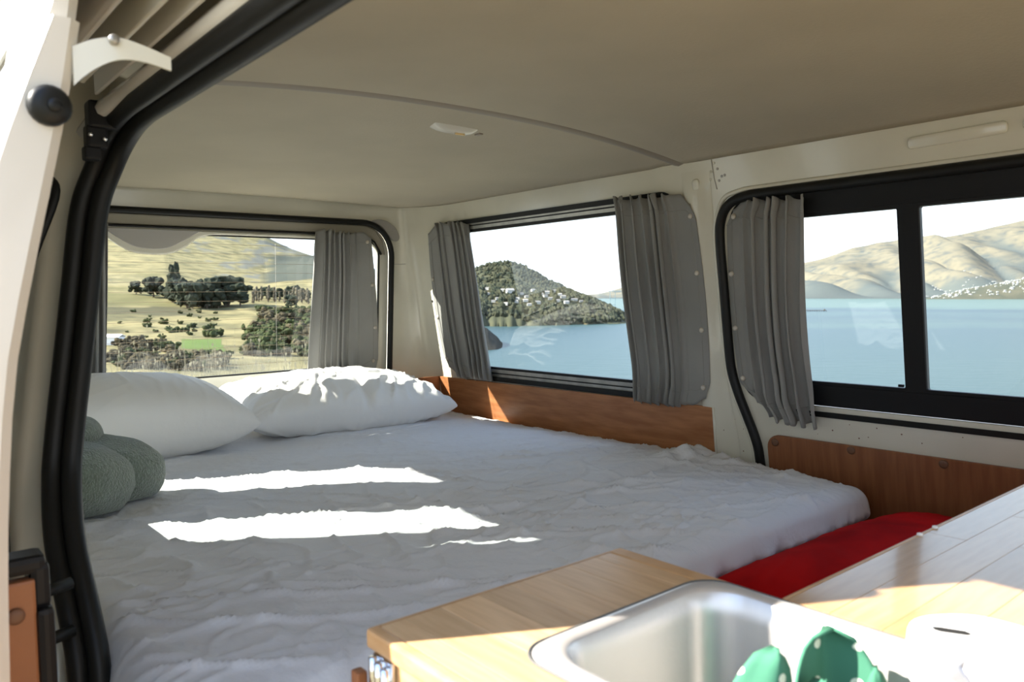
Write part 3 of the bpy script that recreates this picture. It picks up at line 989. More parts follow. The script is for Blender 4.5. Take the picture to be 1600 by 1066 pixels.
def pillow(name, label, w_, d_, th, loc, rot, seed, m, cat='pillow', group=None, wr_amp=0.004, ear=0.06, puff=0.42, crease=None):
    n1, n2 = 110, 80
    v = []
    f = []
    rows = []
    for side in (1, -1):
        for j in range(n2 + 1):
            for i in range(n1 + 1):
                a = 2 * i / n1 - 1
                b = 2 * j / n2 - 1
                a = math.copysign(1 - (1 - abs(a)) ** 1.35, a)
                b = math.copysign(1 - (1 - abs(b)) ** 1.35, b)
                pin = 1 - ear * (1 - abs(a) ** 2.2)
                pinx = 1 - ear * (1 - abs(b) ** 2.2)
                X = a * w_ / 2 * pinx
                Y = b * d_ / 2 * pin
                h = th / 2 * (max(0, 1 - abs(a) ** 2.6) * max(0, 1 - abs(b) ** 2.6)) ** puff
                edge_ = max(abs(a), abs(b))
                wk = noise.noise((X * 7 + seed, Y * 7, side * 3.0)) * 0.5 + ridged(X, Y, 5, 16, R(60 + 30 * math.copysign(1, a)), seed + side, 4) * 0.9
                # gathers radiating from the short ends
                wk += 0.9 * sm(0.55, 0.95, abs(a)) * noise.noise((a * 2, b * 9, seed + 5 + side))
                h += wr_amp * wk * min(1, h / 0.02) if True else 0
                if crease:
                    h += crease(X, Y, side) * min(1, h / 0.03)
                v.append((X, Y, side * h))
    N = (n1 + 1) * (n2 + 1)
    for s_ in range(2):
        for j in range(n2):
            for i in range(n1):
                a = s_ * N + j * (n1 + 1) + i
                q = (a, a + 1, a + n1 + 2, a + n1 + 1)
                f.append(q if s_ == 0 else q[::-1])
    me = bpy.data.meshes.new(name)
    me.from_pydata(v, [], f)
    bm = bmesh.new()
    bm.from_mesh(me)
    bmesh.ops.remove_doubles(bm, verts=bm.verts, dist=0.0006)
    bm.to_mesh(me)
    bm.free()
    o = link(name, me, m, None, True)
    o.location = loc
    o.rotation_euler = rot
    tag(o, label, cat, group)
    return o
pillow('pillow', 'plump smooth white pillow in the shade behind the green plush', 0.655, 0.45, 0.235, (0.566, 2.45, 0.600), (R(6), R(1.5), R(0)), 2.0, PILLOW, wr_amp=0.0035, puff=0.40)
def p2c(X, Y, side):
    g = 0
    if side > 0:
        g += -0.022 * math.exp(-((X - 0.04 - 0.25 * (Y + 0.1)) / 0.022) ** 2) * sm(0.10, -0.10, Y)
        g += 0.010 * ridged(X, Y, 6, 18, R(70), 9.3, 3) * sm(0.12, -0.08, Y)
        g += 0.006 * noise.noise((X * 13, Y * 11, 4.4)) * sm(0.1, -0.1, Y)
    return g
pillow('pillow', 'creased white pillow in the sun under the right rear curtain', 0.74, 0.40, 0.192, (1.268, 2.475, 0.578), (R(9), R(1.0), R(-2)), 7.0, PILLOW, wr_amp=0.008, puff=0.42, crease=p2c)

# sage green plush
pl = empty('plush_cushion', (0.34, 1.86, 0.495))
tag(pl, 'sage green fuzzy plush lying beside the door post', 'plush')
def lobe(name, c, rad, rot, seed, flatz=0.0):
    v = []
    f = []
    nu, nv = 64, 40
    Rm = rot
    for j in range(nv + 1):
        th_ = math.pi * j / nv
        for i in range(nu):
            ph = 2 * math.pi * i / nu
            d = Vector((math.sin(th_) * math.cos(ph), math.sin(th_) * math.sin(ph), math.cos(th_)))
            k = 1 + 0.05 * noise.noise(d * 2 + Vector((seed, 0, 0))) + 0.010 * noise.noise(d * 26 + Vector((0, seed, 0))) + 0.008 * noise.noise(d * 60)
            sq = Vector((math.copysign(abs(d.x) ** 0.85, d.x) * rad[0], math.copysign(abs(d.y) ** 0.85, d.y) * rad[1], math.copysign(abs(d.z) ** 0.85, d.z) * rad[2])) * k
            p = Rm @ sq + Vector(c)
            p.z = max(p.z, 0.4965 + 0.02 * 0)
            v.append(p)
    for j in range(nv):
        for i in range(nu):
            a = j * nu + i
            b = j * nu + (i + 1) % nu
            f.append((a, b, b + nu, a + nu))
    return wchild(mesh(name, v, f, PLUSH, None, True), pl)
lobe('front_lobe', (0.318, 1.790, 0.568), (0.118, 0.080, 0.080), Matrix.Rotation(R(8), 3, 'Z') @ Matrix.Rotation(R(14), 3, 'Y'), 1.0)
lobe('back_lobe', (0.410, 1.885, 0.560), (0.115, 0.080, 0.076), Matrix.Rotation(R(2), 3, 'Z') @ Matrix.Rotation(R(16), 3, 'Y'), 5.0)
lobe('upper_lobe', (0.322, 1.905, 0.632), (0.080, 0.075, 0.055), Matrix.Rotation(R(20), 3, 'Z') @ Matrix.Rotation(R(-10), 3, 'Y'), 8.0)

# ================================================================== kitchen unit with worktop, sink
ku = empty('kitchen_unit', (0.49, 0.25, 0.0))
tag(ku, 'low kitchen unit with a stave oak worktop beside the door', 'kitchen unit')
CT = 0.65
X0_, X1_, YE = 0.318, 0.636, 0.580
wt = empty('worktop', (0.477, 0.25, CT - 0.03))
wchild(wt, ku)
wtI = Matrix.Translation((0.477, 0.25, CT - 0.03)).inverted()
SX0, SX1, SY0, SY1 = 0.398, 0.612, -0.02, 0.446
xs = [X0_ + 0.012, 0.352, 0.392, 0.434, 0.474, 0.513, 0.553, 0.592, X1_ - 0.022]
def subchild(o, e, inv):
    o.parent = e
    o.matrix_parent_inverse = inv
    return o
INVWT = Matrix.Translation((0.477, 0.25, CT - 0.03)).inverted()
for a, b in zip(xs, xs[1:]):
    inner = SX0 - 0.008 < (a + b) / 2 < SX1 + 0.02
    y0 = SY1 + 0.004 if inner else -0.12
    c = ((a + b) / 2, (y0 + YE - 0.003) / 2, CT - 0.008)
    o = box('stave', (0, 0, 0), (b - a - 0.0003, YE - 0.003 - y0, 0.016), STAVE, None, 0.0004)
    o.location = c
    o.parent = wt
    o.matrix_parent_inverse = INVWT
for nm, c, s in (('edge_band', (X1_ - 0.011, 0.23, CT - 0.008), (0.022, 0.70, 0.0165)), ('edge_band', (X0_ + 0.006, 0.23, CT - 0.008), (0.012, 0.70, 0.0165)),
                 ('edge_band', ((X0_ + X1_) / 2, YE - 0.0015, CT - 0.008), (X1_ - X0_, 0.003, 0.0165))):
    o = box(nm, c, s, WOODE, None, 0.003)
    o.parent = wt
    o.matrix_parent_inverse = INVWT
wchild(box('end_panel', (0.477, 0.566, 0.317), (0.30, 0.016, 0.632), WOODE, None, 0.001), ku)
wchild(box('front_panel', (0.331, 0.225, 0.317), (0.016, 0.65, 0.632), WOODE, None, 0.001), ku)
wchild(box('back_panel', (0.620, 0.225, 0.317), (0.016, 0.65, 0.632), WOODE, None, 0.001), ku)
# flap hinge on the door side edge
hg = wchild(box('hinge_leaf', (0.3205, 0.556, 0.617), (0.004, 0.030, 0.032), CHROME, None, 0.001), ku)
for (y, z, r) in ((0.565, 0.619, 0.0042), (0.556, 0.617, 0.0046), (0.547, 0.615, 0.0042)):
    wchild(tube('hinge_knuckle', [(0.3155, y, z - 0.013), (0.3155, y, z + 0.013)], r, CHROME, None, 10), ku)
wchild(box('flap_board', (0.312, 0.584, 0.46), (0.010, 0.012, 0.31), WOODV, None, 0.002), ku)

# wing worktop across to the far wall
wg = empty('side_counter', (1.2, 0.13, CT - 0.03))
tag(wg, 'glossy oak counter reaching across to the far wall', 'counter')
INVWG = Matrix.Translation((1.2, 0.13, CT - 0.03)).inverted()
ys = [0.379, 0.338, 0.292, 0.245, 0.198, 0.150, 0.102, 0.055, 0.008, -0.04, -0.09, -0.14]
rnd = random.Random(11)
for k, (b, a) in enumerate(zip(ys, ys[1:])):
    cuts = [X1_ + 0.0005, rnd.uniform(0.80, 1.10), rnd.uniform(1.25, 1.5), 1.765]
    for c0, c1 in zip(cuts, cuts[1:]):
        o = box('stave', (0, 0, 0), (c1 - c0 - 0.0003, b - a - 0.0003, 0.016), STAVEX, None, 0.0004)
        o.location = ((c0 + c1) / 2, (a + b) / 2, CT - 0.008)
        o.parent = wg
        o.matrix_parent_inverse = INVWG
o = box('edge_band', ((X1_ + 1.765) / 2, 0.3815, CT - 0.008), (1.765 - X1_, 0.005, 0.0165), WOODE, None, 0.002)
o.parent = wg
o.matrix_parent_inverse = INVWG
o = box('end_panel', (1.20, -0.10, 0.44), (1.08, 0.016, 0.36), WOODE, None, 0.001)
o.parent = wg
o.matrix_parent_inverse = INVWG
for (x, y, wh) in ((0.917, 0.380, 'nearer the sink'), (0.958, 0.380, 'farther from the sink')):
    o = disc('crumb', (x, y, CT), (0, 0, 1), 0.0035, 0.003, WHITEP, None, 8)
    tag(o, 'tiny white crumb on the oak counter edge, the one ' + wh, 'crumb', 'crumbs on the counter edge')

# sink: rim, basin, drain
sk = empty('sink', (0.495, 0.215, CT))
tag(sk, 'stainless steel sink let into the oak worktop', 'sink')
INS = Matrix.Translation((0.495, 0.215, CT)).inverted()
def sring(inset, z, r):
    return [(x, y, z) for x, y in rrect(SX0 + inset, SX1 - inset, SY0 + inset, SY1 - inset, max(r, 0.004), 8)]
loops = [sring(-0.016, CT + 0.0005, 0.03), sring(-0.013, CT + 0.003, 0.033), sring(-0.006, CT + 0.0055, 0.044), sring(0.0, CT + 0.0045, 0.04), sring(0.004, CT + 0.002, 0.038), sring(0.006, CT - 0.02, 0.036),
         sring(0.012, CT - 0.09, 0.036), sring(0.022, CT - 0.118, 0.036), sring(0.045, CT - 0.128, 0.03), sring(0.09, CT - 0.132, 0.02)]
v = []
f = []
nl = len(loops[0])
for lp in loops:
    v += lp
for i in range(len(loops) - 1):
    for k in range(nl):
        k2 = (k + 1) % nl
        f.append((i * nl + k, i * nl + k2, (i + 1) * nl + k2, (i + 1) * nl + k))
f.append(tuple((len(loops) - 1) * nl + k for k in range(nl)))
o = mesh('basin', v, f, STEEL, None, True)
so = o.modifiers.new('thick', 'SOLIDIFY')
so.thickness = 0.0012
so.offset = -1
subchild(o, sk, INS)
# dark sealing bead where the rim meets the wood
o = tube('sealing_bead', sring(-0.0165, CT + 0.001, 0.03), 0.0015, DARKG, None, 6, True)
subchild(o, sk, INS)
o = disc('drain', (0.495, 0.2, CT - 0.1318), (0, 0, 1), 0.025, 0.003, CHROME, None, 20)
subchild(o, sk, INS)

# white slotted plastic tray
tr = empty('drainer_tray', (0.62, 0.20, CT + 0.008))
tag(tr, 'white plastic tray with round dish and slots over the sink edge', 'tray')
INT = Matrix.Translation((0.62, 0.20, CT + 0.008)).inverted()
cxy, crr = (0.592, 0.190), 0.040
circ = [(cxy[0] + crr * math.cos(2 * math.pi * k / 40), cxy[1] + crr * math.sin(2 * math.pi * k / 40)) for k in range(40)]
def slot(cx_, cy_, a, l_, w_):
    o = []
    for k in range(20):
        t = 2 * math.pi * k / 20
        x = w_ * math.cos(t)
        y = w_ * math.sin(t) + math.copysign(l_, math.sin(t) + 1e-9)
        o.append((cx_ + x * math.cos(a) - y * math.sin(a), cy_ + x * math.sin(a) + y * math.cos(a)))
    return o
outl = [(p.x, p.y) for p in catmull([(0.636, 0.269, 0), (0.664, 0.260, 0), (0.686, 0.234, 0), (0.686, 0.187, 0), (0.672, 0.142, 0), (0.626, 0.102, 0), (0.556, 0.092, 0), (0.521, 0.142, 0), (0.524, 0.202, 0), (0.556, 0.240, 0), (0.601, 0.258, 0)], 6, True)]
zt_ = CT + 0.010
o = plate('plate', [outl, circ, slot(0.640, 0.240, R(25), 0.007, 0.006), slot(0.664, 0.172, R(20), 0.007, 0.006)], 0.006, lambda u, v, w: (u, v, zt_ + w), WHITEP, None, 0.002, False)
subchild(o, tr, INT)
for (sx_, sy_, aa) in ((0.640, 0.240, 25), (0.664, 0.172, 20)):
    subchild(plate('slot_shade', [slot(sx_, sy_, R(aa), 0.0074, 0.0066)], 0.002, lambda u, v, w: (u, v, zt_ + 0.0025 + w), HOLE_SHADE), tr, INT)  # black plates set nearly flush as painted shade in the slots
v = []
f = []
nr = 8
for j in range(nr + 1):
    a = math.pi / 2 * j / nr
    for k in range(40):
        t = 2 * math.pi * k / 40
        v.append((cxy[0] + crr * math.cos(a) * math.cos(t) * 1.01, cxy[1] + crr * math.cos(a) * math.sin(t) * 1.01, zt_ + 0.004 - 0.030 * math.sin(a)))
for j in range(nr):
    for k in range(40):
        k2 = (k + 1) % 40
        f.append((j * 40 + k, (j + 1) * 40 + k, (j + 1) * 40 + k2, j * 40 + k2))
subchild(mesh('round_dish', v, f, WHITEP, None, True), tr, INT)

# green dotted cloth folded in the sink
def dotted():
    m = bpy.data.materials.new('green_dotted_cloth')
    m.use_nodes = True
    n = m.node_tree.nodes
    l = m.node_tree.links
    b = n['Principled BSDF']
    b.inputs['Roughness'].default_value = 0.85
    uv = n.new('ShaderNodeUVMap')
    mp_ = n.new('ShaderNodeVectorMath')
    mp_.operation = 'SCALE'
    mp_.inputs['Scale'].default_value = 1.0
    fr = n.new('ShaderNodeVectorMath')
    fr.operation = 'FRACTION'
    ds = n.new('ShaderNodeVectorMath')
    ds.operation = 'DISTANCE'
    ds.inputs[1].default_value = (0.5, 0.5, 0)
    lt = n.new('ShaderNodeMath')
    lt.operation = 'LESS_THAN'
    lt.inputs[1].default_value = 0.13
    mxn = n.new('ShaderNodeMix')
    mxn.data_type = 'RGBA'
    mxn.inputs[6].default_value = (0.050, 0.190, 0.115, 1)
    mxn.inputs[7].default_value = (0.75, 0.80, 0.62, 1)
    l.new(uv.outputs[0], mp_.inputs[0])
    l.new(mp_.outputs[0], fr.inputs[0])
    l.new(fr.outputs[0], ds.inputs[0])
    l.new(ds.outputs['Value'], lt.inputs[0])
    l.new(lt.outputs[0], mxn.inputs[0])
    l.new(mxn.outputs[2], b.inputs['Base Color'])
    return m
GREEN = dotted()
gc = empty('dish_cloth', (0.50, 0.25, CT - 0.128))
tag(gc, 'green dish cloth with white dots standing folded in the sink', 'dish cloth')
ING = Matrix.Translation((0.50, 0.25, CT - 0.128)).inverted()
def fold(base_c, tip, width, curl, facing, seed, drop=0.11):
    """a fold of cloth: a tongue rising from base to tip with both sides curling back"""
    n1, n2 = 18, 20
    B = Vector(base_c)
    T = Vector(tip)
    ax = (T - B)
    fv = Vector(facing).normalized()
    sd_ = ax.normalized().cross(fv).normalized()
    v = []
    f = []
    uvs = []
    for j in range(n2 + 1):
        t = j / n2
        wd = width * math.sqrt(max(0.0, 1 - max(0, (t - 0.45) / 0.55) ** 2.2)) * (0.75 + 0.25 * min(1, t / 0.4))
        for i in range(n1 + 1):
            s = 2 * i / n1 - 1
            p = B + ax * t + sd_ * s * wd - fv * curl * (abs(s) ** 1.6) * (0.4 + 0.6 * math.sin(math.pi * min(t, 0.9)))
            p += fv * 0.004 * noise.noise((s * 2 + seed, t * 3, seed))
            v.append(p)
            uvs.append((s * wd / 0.028 + seed, t * ax.length / 0.028))
    for j in range(n2):
        for i in range(n1):
            a = j * (n1 + 1) + i
            f.append((a, a + 1, a + n1 + 2, a + n1 + 1))
    o = mesh('cloth_fold', v, f, GREEN, None, True)
    ul = o.data.uv_layers.new(name='UVMap')
    for lp in o.data.loops:
        ul.data[lp.index].uv = uvs[lp.vertex_index]
    so = o.modifiers.new('thick', 'SOLIDIFY')
    so.thickness = 0.0025
    return subchild(o, gc, ING)

fold((0.452, 0.290, 0.535), (0.497, 0.302, 0.674), 0.030, 0.022, (-0.45, -0.85, 0.2), 0.3)
fold((0.545, 0.290, 0.535), (0.562, 0.302, 0.671), 0.036, -0.024, (-0.55, -0.8, 0.2), 1.8)
fold((0.500, 0.272, 0.535), (0.520, 0.278, 0.652), 0.024, 0.024, (-0.3, -0.9, 0.3), 3.1)
fold((0.560, 0.258, 0.535), (0.570, 0.266, 0.650), 0.018, 0.018, (-0.7, -0.6, 0.3), 4.6)
fold((0.480, 0.250, 0.535), (0.500, 0.255, 0.628), 0.034, 0.018, (-0.2, -0.9, 0.3), 6.2)

# ================================================================== bench and red cushion
bn = box('bench_box', (1.22, 0.44, 0.10), (1.12, 0.72, 0.20), PLY, None, 0.004)
tag(bn, 'low plywood bench under the red cushion', 'bench')
def rc(X, Y, s):
    return 0.006 * noise.noise((X * 6, Y * 6, 3.0))
pillow('red_cushion', 'bright red velvet cushion in front of the mattress', 0.72, 0.54, 0.235, (1.385, 0.540, 0.360), (R(7), R(-2), R(-6)), 4.0, REDV, cat='cushion', wr_amp=0.003, ear=0.03, puff=0.36, crease=rc)
#LANDSCAPE#
# ================================================================== the land outside
# the van stands a touch off level: the land has its own upright, turned about the camera's spot
LU = Vector((0.012, -0.010, 1.0)).normalized()
LF = (fwd - LU * fwd.dot(LU)).normalized()
LR = LF.cross(LU)
LM = Matrix((LR, LF, LU)).transposed().to_4x4()
LM.translation = CAM
def land(o):
    o.matrix_world = LM
    return o
FP = 1225.0
def az(px): return (px - 800) / FP  # land laid out by image pixel columns and rows
def zat(py, d): return d * (463 - py) / FP

GRASS = mat('dry_hill_grass', (0.50, 0.42, 0.20), 0.95, col2=(0.30, 0.27, 0.13), vscale=0.02, spec=0.05, lo=0.42, hi=0.68, detail=9)
def hill_mat(name, stops, scale, stretch=(1, 1, 1), detail=10):
    m = bpy.data.materials.new(name)
    m.use_nodes = True
    n = m.node_tree.nodes
    l = m.node_tree.links
    b = n['Principled BSDF']
    b.inputs['Roughness'].default_value = 0.95
    b.inputs['Specular IOR Level'].default_value = 0.05
    t = n.new('ShaderNodeTexCoord')
    mp_ = n.new('ShaderNodeMapping')
    mp_.inputs['Scale'].default_value = stretch
    nz = n.new('ShaderNodeTexNoise')
    nz.inputs['Scale'].default_value = scale
    nz.inputs['Detail'].default_value = detail
    nz.inputs['Roughness'].default_value = 0.62
    rp = n.new('ShaderNodeValToRGB')
    els = rp.color_ramp.elements
    els[0].position, els[0].color = stops[0][0], (*stops[0][1], 1)
    els[1].position, els[1].color = stops[-1][0], (*stops[-1][1], 1)
    for p, c in stops[1:-1]:
        e_ = els.new(p)
        e_.color = (*c, 1)
    l.new(t.outputs['Object'], mp_.inputs[0])
    l.new(mp_.outputs[0], nz.inputs['Vector'])
    l.new(nz.outputs['Fac'], rp.inputs[0])
    at = n.new('ShaderNodeVertexColor')
    at.layer_name = 'cover'
    mx_ = n.new('ShaderNodeMix')
    mx_.data_type = 'RGBA'
    sp_ = n.new('ShaderNodeMath')
    l.new(rp.outputs[0], mx_.inputs[6])
    l.new(at.outputs['Color'], mx_.inputs[7])
    l.new(at.outputs['Alpha'], mx_.inputs[0])
    l.new(mx_.outputs[2], b.inputs['Base Color'])
    n.remove(sp_)
    return m
def terrain(name, cols, rows, hfun, cover, m, label):
    """polar height field about the camera: cols are image pixel columns, rows distances"""
    v = []
    f = []
    cc = []
    nc = len(cols)
    for d in rows:
        for c in cols:
            z = hfun(c, d)
            v.append((az(c) * d, d, z))
            cc.append(cover(c, d, z) if cover else (0, 0, 0, 0))
    for j in range(len(rows) - 1):
        for i in range(nc - 1):
            a = j * nc + i
            f.append((a, a + 1, a + nc + 1, a + nc))
    o = mesh(name, v, f, m, None, True)
    ca = o.data.color_attributes.new('cover', 'FLOAT_COLOR', 'POINT')
    for i, c in enumerate(cc):
        ca.data[i].color = c
    land(o)
    tag(o, label, None, kind='structure')
    return o
def tab2(tabs, px, d):
    """tabs: list of (px, [(d, z)...])"""
    if px <= tabs[0][0]: return lerp_tab(tabs[0][1], d)
    for (a, ta), (b, tb) in zip(tabs, tabs[1:]):
        if px <= b:
            t = (px - a) / (b - a)
            return lerp_tab(ta, d) * (1 - t) + lerp_tab(tb, d) * t
    return lerp_tab(tabs[-1][1], d)
# near ground all round the van
v = []
f = []
rs = [0.0, 2, 3.5, 5, 6.5, 8, 10, 13, 17, 22, 30, 45, 70]
na = 72
for r in rs:
    for k in range(na):
        a = 2 * math.pi * k / na
        x, y = r * math.sin(a), r * math.cos(a)
        back = sm(-0.2, -0.8, math.cos(a + 0.6))
        z = -1.48 - (0.175 * (1 - back) + 0.02 * back) * max(0, r - 5) + (0.05 * noise.noise((x, y, 0)) if r > 3 else 0)
        v.append((x, y, z - (0.0 if r < 40 else 2.5 * (1 - back))))
for j in range(len(rs) - 1):
    for k in range(na):
        k2 = (k + 1) % na
        f.append((j * na + k, j * na + k2, (j + 1) * na + k2, (j + 1) * na + k))
GRND = mat('verge', (0.24, 0.21, 0.13), 0.95, col2=(0.16, 0.14, 0.085), vscale=0.8, spec=0.05)
tag(land(mesh('ground', v, f, GRND, None, True)), 'dry grassy verge the van is parked on', None, kind='structure')

# valley and hillside behind the van
HT = [(40, [(8, -2.1), (15, -3.6), (40, -8), (100, -12.5), (150, -13.5), (200, -12.5), (260, -9.0), (330, -3.4), (420, 6.2), (550, 20.5), (620, 19), (900, 52), (1300, 125), (1800, 215), (2300, 240)]),
      (160, [(8, -2.1), (15, -3.6), (40, -8), (100, -12.0), (150, -12.5), (200, -11.8), (260, -8.6), (330, -3.2), (420, 6.0), (550, 20.0), (620, 18.5), (900, 50), (1300, 118), (1800, 200), (2300, 225)]),
      (260, [(8, -2.1), (15, -3.6), (40, -8), (100, -12.0), (150, -12.5), (200, -12.0), (260, -9.2), (330, -4.4), (420, 4.6), (550, 18.2), (620, 17), (900, 46), (1300, 108), (1800, 178), (2300, 205)]),
      (340, [(8, -2.1), (15, -3.6), (40, -8), (100, -12.4), (150, -13.0), (200, -12.6), (260, -9.6), (330, -5.2), (420, 1.2), (550, 7.5), (620, 8), (900, 34), (1300, 92), (1800, 150), (2300, 172)]),
      (416, [(8, -2.1), (15, -3.6), (40, -8), (100, -12.6), (150, -13.8), (200, -13.2), (260, -9.5), (330, -4.6), (420, -0.5), (550, 3.5), (620, 6), (900, 24), (1300, 72), (1800, 132), (2300, 165)]),
      (450, [(8, -2.1), (15, -3.6), (40, -8), (100, -12.8), (150, -14.0), (200, -13.4), (260, -9.5), (330, -4.6), (420, -0.6), (550, 3.0), (620, 6), (900, 30), (1300, 64), (1800, 104), (2300, 132)]),
      (490, [(8, -2.1), (15, -3.6), (40, -8), (100, -12.8), (150, -14.2), (200, -13.6), (260, -9.5), (330, -4.6), (420, -0.6), (550, 2.8), (620, 6), (900, 36), (1300, 60), (1800, 86), (2300, 100)]),
      (640, [(8, -2.1), (15, -4), (40, -9), (100, -14), (150, -18), (200, -20), (260, -20), (330, -18), (420, -14), (550, -8), (620, -4), (900, 10), (1300, 24), (1800, 40), (2300, 45)])]
def hill_h(px, d):
    z = tab2(HT, px, d)
    x, y = az(px) * d, d
    k = sm(20, 120, d)
    z += k * (1.3 * noise.noise((x / 60, y / 60, 1)) + 0.5 * noise.noise((x / 14, y / 14, 2)))
    z += sm(650, 1300, d) * (9 * noise.noise((x / 160, y / 160, 3)) + 5 * (1 - 2 * abs(noise.noise((x / 90, y / 260, 6)))) + 2.5 * noise.noise((x / 35, y / 35, 5)))
    return z
def blob(px, py, cx_, cy_, rx, ry):
    return math.exp(-(((px - cx_) / rx) ** 2 + ((py - cy_) / ry) ** 2) * 1.0)
def hill_cover(px, d, z):
    py = 463 - z / d * FP
    x, y = az(px) * d, d
    # mown paddock in the valley
    if 176 < d < 214 and 283 < px < 352 and px < 352 - (d - 176) * 0.2 and px > 283 + (d - 176) * -0.15:
        return (0.085, 0.130, 0.034, 0.88)
    nz_ = noise.noise((x / 22, y / 22, 9)) * 0.5 + 0.3 * noise.noise((x / 6, y / 6, 4))
    # dark pine slope on the right spur of the mountain
    if d > 700:
        e_ = sm(404, 432, px + 0.35 * (py - 420) + 14 * noise.noise((x / 60, y / 60, 4)))
        e_ *= sm(396, 402, py)
        r_ = sm(0.15, 0.45, noise.noise((x / 45, y / 120, 14)) + 0.5 * noise.noise((x / 14, y / 22, 12)) + 0.004 * (px - 330))
        if e_ > 0.25:
            return (0.052, 0.058, 0.048, 0.95 * e_)
        return (0.115, 0.115, 0.10, 0.85 * r_)
    # scrub belt
    if 225 < d < 330:
        e_ = sm(-0.05, 0.3, nz_ + 0.9 * blob(d, px, 305, 230, 22, 90) + 0.6 * sm(380, 420, px) - 0.12)
        return (0.060, 0.056, 0.034, 0.85 * e_)
    if 330 <= d < 560:
        e_ = sm(0.05, 0.4, nz_ + 0.6 * blob(d, px, 350, 180, 40, 80) + 0.08)
        return (0.12, 0.11, 0.05, 0.8 * e_)
    if d < 225:
        e_ = sm(-0.1, 0.35, nz_)
        return (0.080, 0.072, 0.036, 0.8 * e_)
    return (0, 0, 0, 0)
def grow(a, b, n, p=1.0):
    return [a * (b / a) ** ((i / n) ** p) for i in range(n + 1)]
HILL = hill_mat('tussock_hill', [(0.30, (0.245, 0.205, 0.105)), (0.46, (0.205, 0.172, 0.085)), (0.56, (0.14, 0.122, 0.062)), (0.68, (0.085, 0.08, 0.046))], 0.06)
terrain('hillside', [20 + 3 * i for i in range(207)], grow(8, 2300, 230), hill_h, hill_cover, HILL, 'dry grassy hillside rising behind the rear window')
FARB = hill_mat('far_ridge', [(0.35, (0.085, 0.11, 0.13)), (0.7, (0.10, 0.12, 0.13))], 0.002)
terrain('far_ridge', [380 + 6 * i for i in range(60)], grow(4000, 7000, 16), lambda px, d: zat(lerp_tab([(380, 388), (450, 388), (470, 394), (490, 400), (560, 412), (700, 430)], px), 5500) * math.sin(math.pi * min(1, max(0, (d - 4000) / 3000))) - 30 + 30 * noise.noise((px / 9, d / 400, 0)),
        None, FARB, 'blue grey ridge beyond the mountain')

# ---- vegetation
LEAF = {}
def leafm(name, c, c2):
    return mat(name, c, 0.9, col2=c2, vscale=1.3, spec=0.1, rand=0.25, bump=1.0, bscale=11, detail=6)
PINE = leafm('dark_pine', (0.020, 0.026, 0.018), (0.042, 0.046, 0.028))
SCRUB = leafm('olive_scrub', (0.060, 0.070, 0.026), (0.026, 0.032, 0.015))
BROWN = leafm('brown_scrub', (0.085, 0.068, 0.038), (0.040, 0.034, 0.022))
BARE = leafm('bare_poplar', (0.14, 0.12, 0.085), (0.085, 0.074, 0.052))
BARK = mat('bark', (0.13, 0.10, 0.07), 0.9)
def crown_mesh(name, kind, seed, m):
    """lumpy crown about 1 unit tall standing on z = 0"""
    bm = bmesh.new()
    rd = random.Random(seed)
    if kind == 'cone':
        parts = [(0, 0, 0.22 + 0.2 * i, 0.30 - 0.065 * i, 0.2) for i in range(4)]
    elif kind == 'tall':
        parts = [(rd.uniform(-.06, .06), rd.uniform(-.06, .06), 0.2 + 0.15 * i, rd.uniform(0.10, 0.15), 0.16) for i in range(5)]
    elif kind == 'bush':
        parts = [(rd.uniform(-.42, .42), rd.uniform(-.42, .42), rd.uniform(0.15, 0.65), rd.uniform(0.14, 0.26), rd.uniform(.14, .26)) for i in range(16)]
    else:
        parts = [(rd.uniform(-.26, .26), rd.uniform(-.26, .26), rd.uniform(0.22, 0.84), rd.uniform(0.10, 0.19), rd.uniform(.10, .18)) for i in range(24)]
    for (x, y, z, r, h) in parts:
        q = bmesh.ops.create_icosphere(bm, subdivisions=2, radius=1)
        for vv in q['verts']:
            k = 1 + 0.5 * noise.noise(vv.co * 2.6 + Vector((seed + x * 9, y * 9, z * 9))) + 0.25 * noise.noise(vv.co * 7 + Vector((seed, x * 30, 0)))
            vv.co = Vector((vv.co.x * r * k + x, vv.co.y * r * k + y, max(0.0, vv.co.z * h * k + z)))
    me = bpy.data.meshes.new(name)
    bm.to_mesh(me)
    bm.free()
    me.materials.append(m)
    return me
def trunk_mesh(name, h, r):
    bm = bmesh.new()
    bmesh.ops.create_cone(bm, cap_ends=True, segments=7, radius1=r, radius2=r * 0.5, depth=h)
    for vv in bm.verts:
        vv.co.z += h / 2 - 0.03
    me = bpy.data.meshes.new(name)
    bm.to_mesh(me)
    bm.free()
    me.materials.append(BARK)
    return me
CR = {'pine': [crown_mesh('crown', 'round', s, PINE) for s in (1, 2, 3)], 'cone': [crown_mesh('crown', 'cone', s, PINE) for s in (4, 5)],
      'poplar': [crown_mesh('crown', 'tall', s, BARE) for s in (6, 7)], 'scrub': [crown_mesh('shrub', 'bush', s, SCRUB) for s in (8, 9, 10)],
      'brown': [crown_mesh('shrub', 'bush', s, BROWN) for s in (11, 12, 13)]}
TR = trunk_mesh('trunk', 0.5, 0.035)
rg = random.Random(21)
def put(o, px, d, h, wx=1.0, sink=0.0, hf=hill_h):
    z = hf(px, d)
    o.matrix_world = LM @ Matrix.Translation((az(px) * d, d, z - sink * h)) @ Matrix.Rotation(rg.uniform(0, 6.28), 4, 'Z') @ Matrix.Diagonal((h * wx, h * wx, h, 1))
def tree(name, label, kind, px, d, h, wx=1.0, group=None):
    root = empty(name)
    for nm, me in (('crown', rg.choice(CR[kind])), ('trunk', TR)):
        c = bpy.data.objects.new(nm, me)
        COL.objects.link(c)
        c.parent = root
    put(root, px, d, h, wx)
    tag(root, label, 'tree', group)
    return root
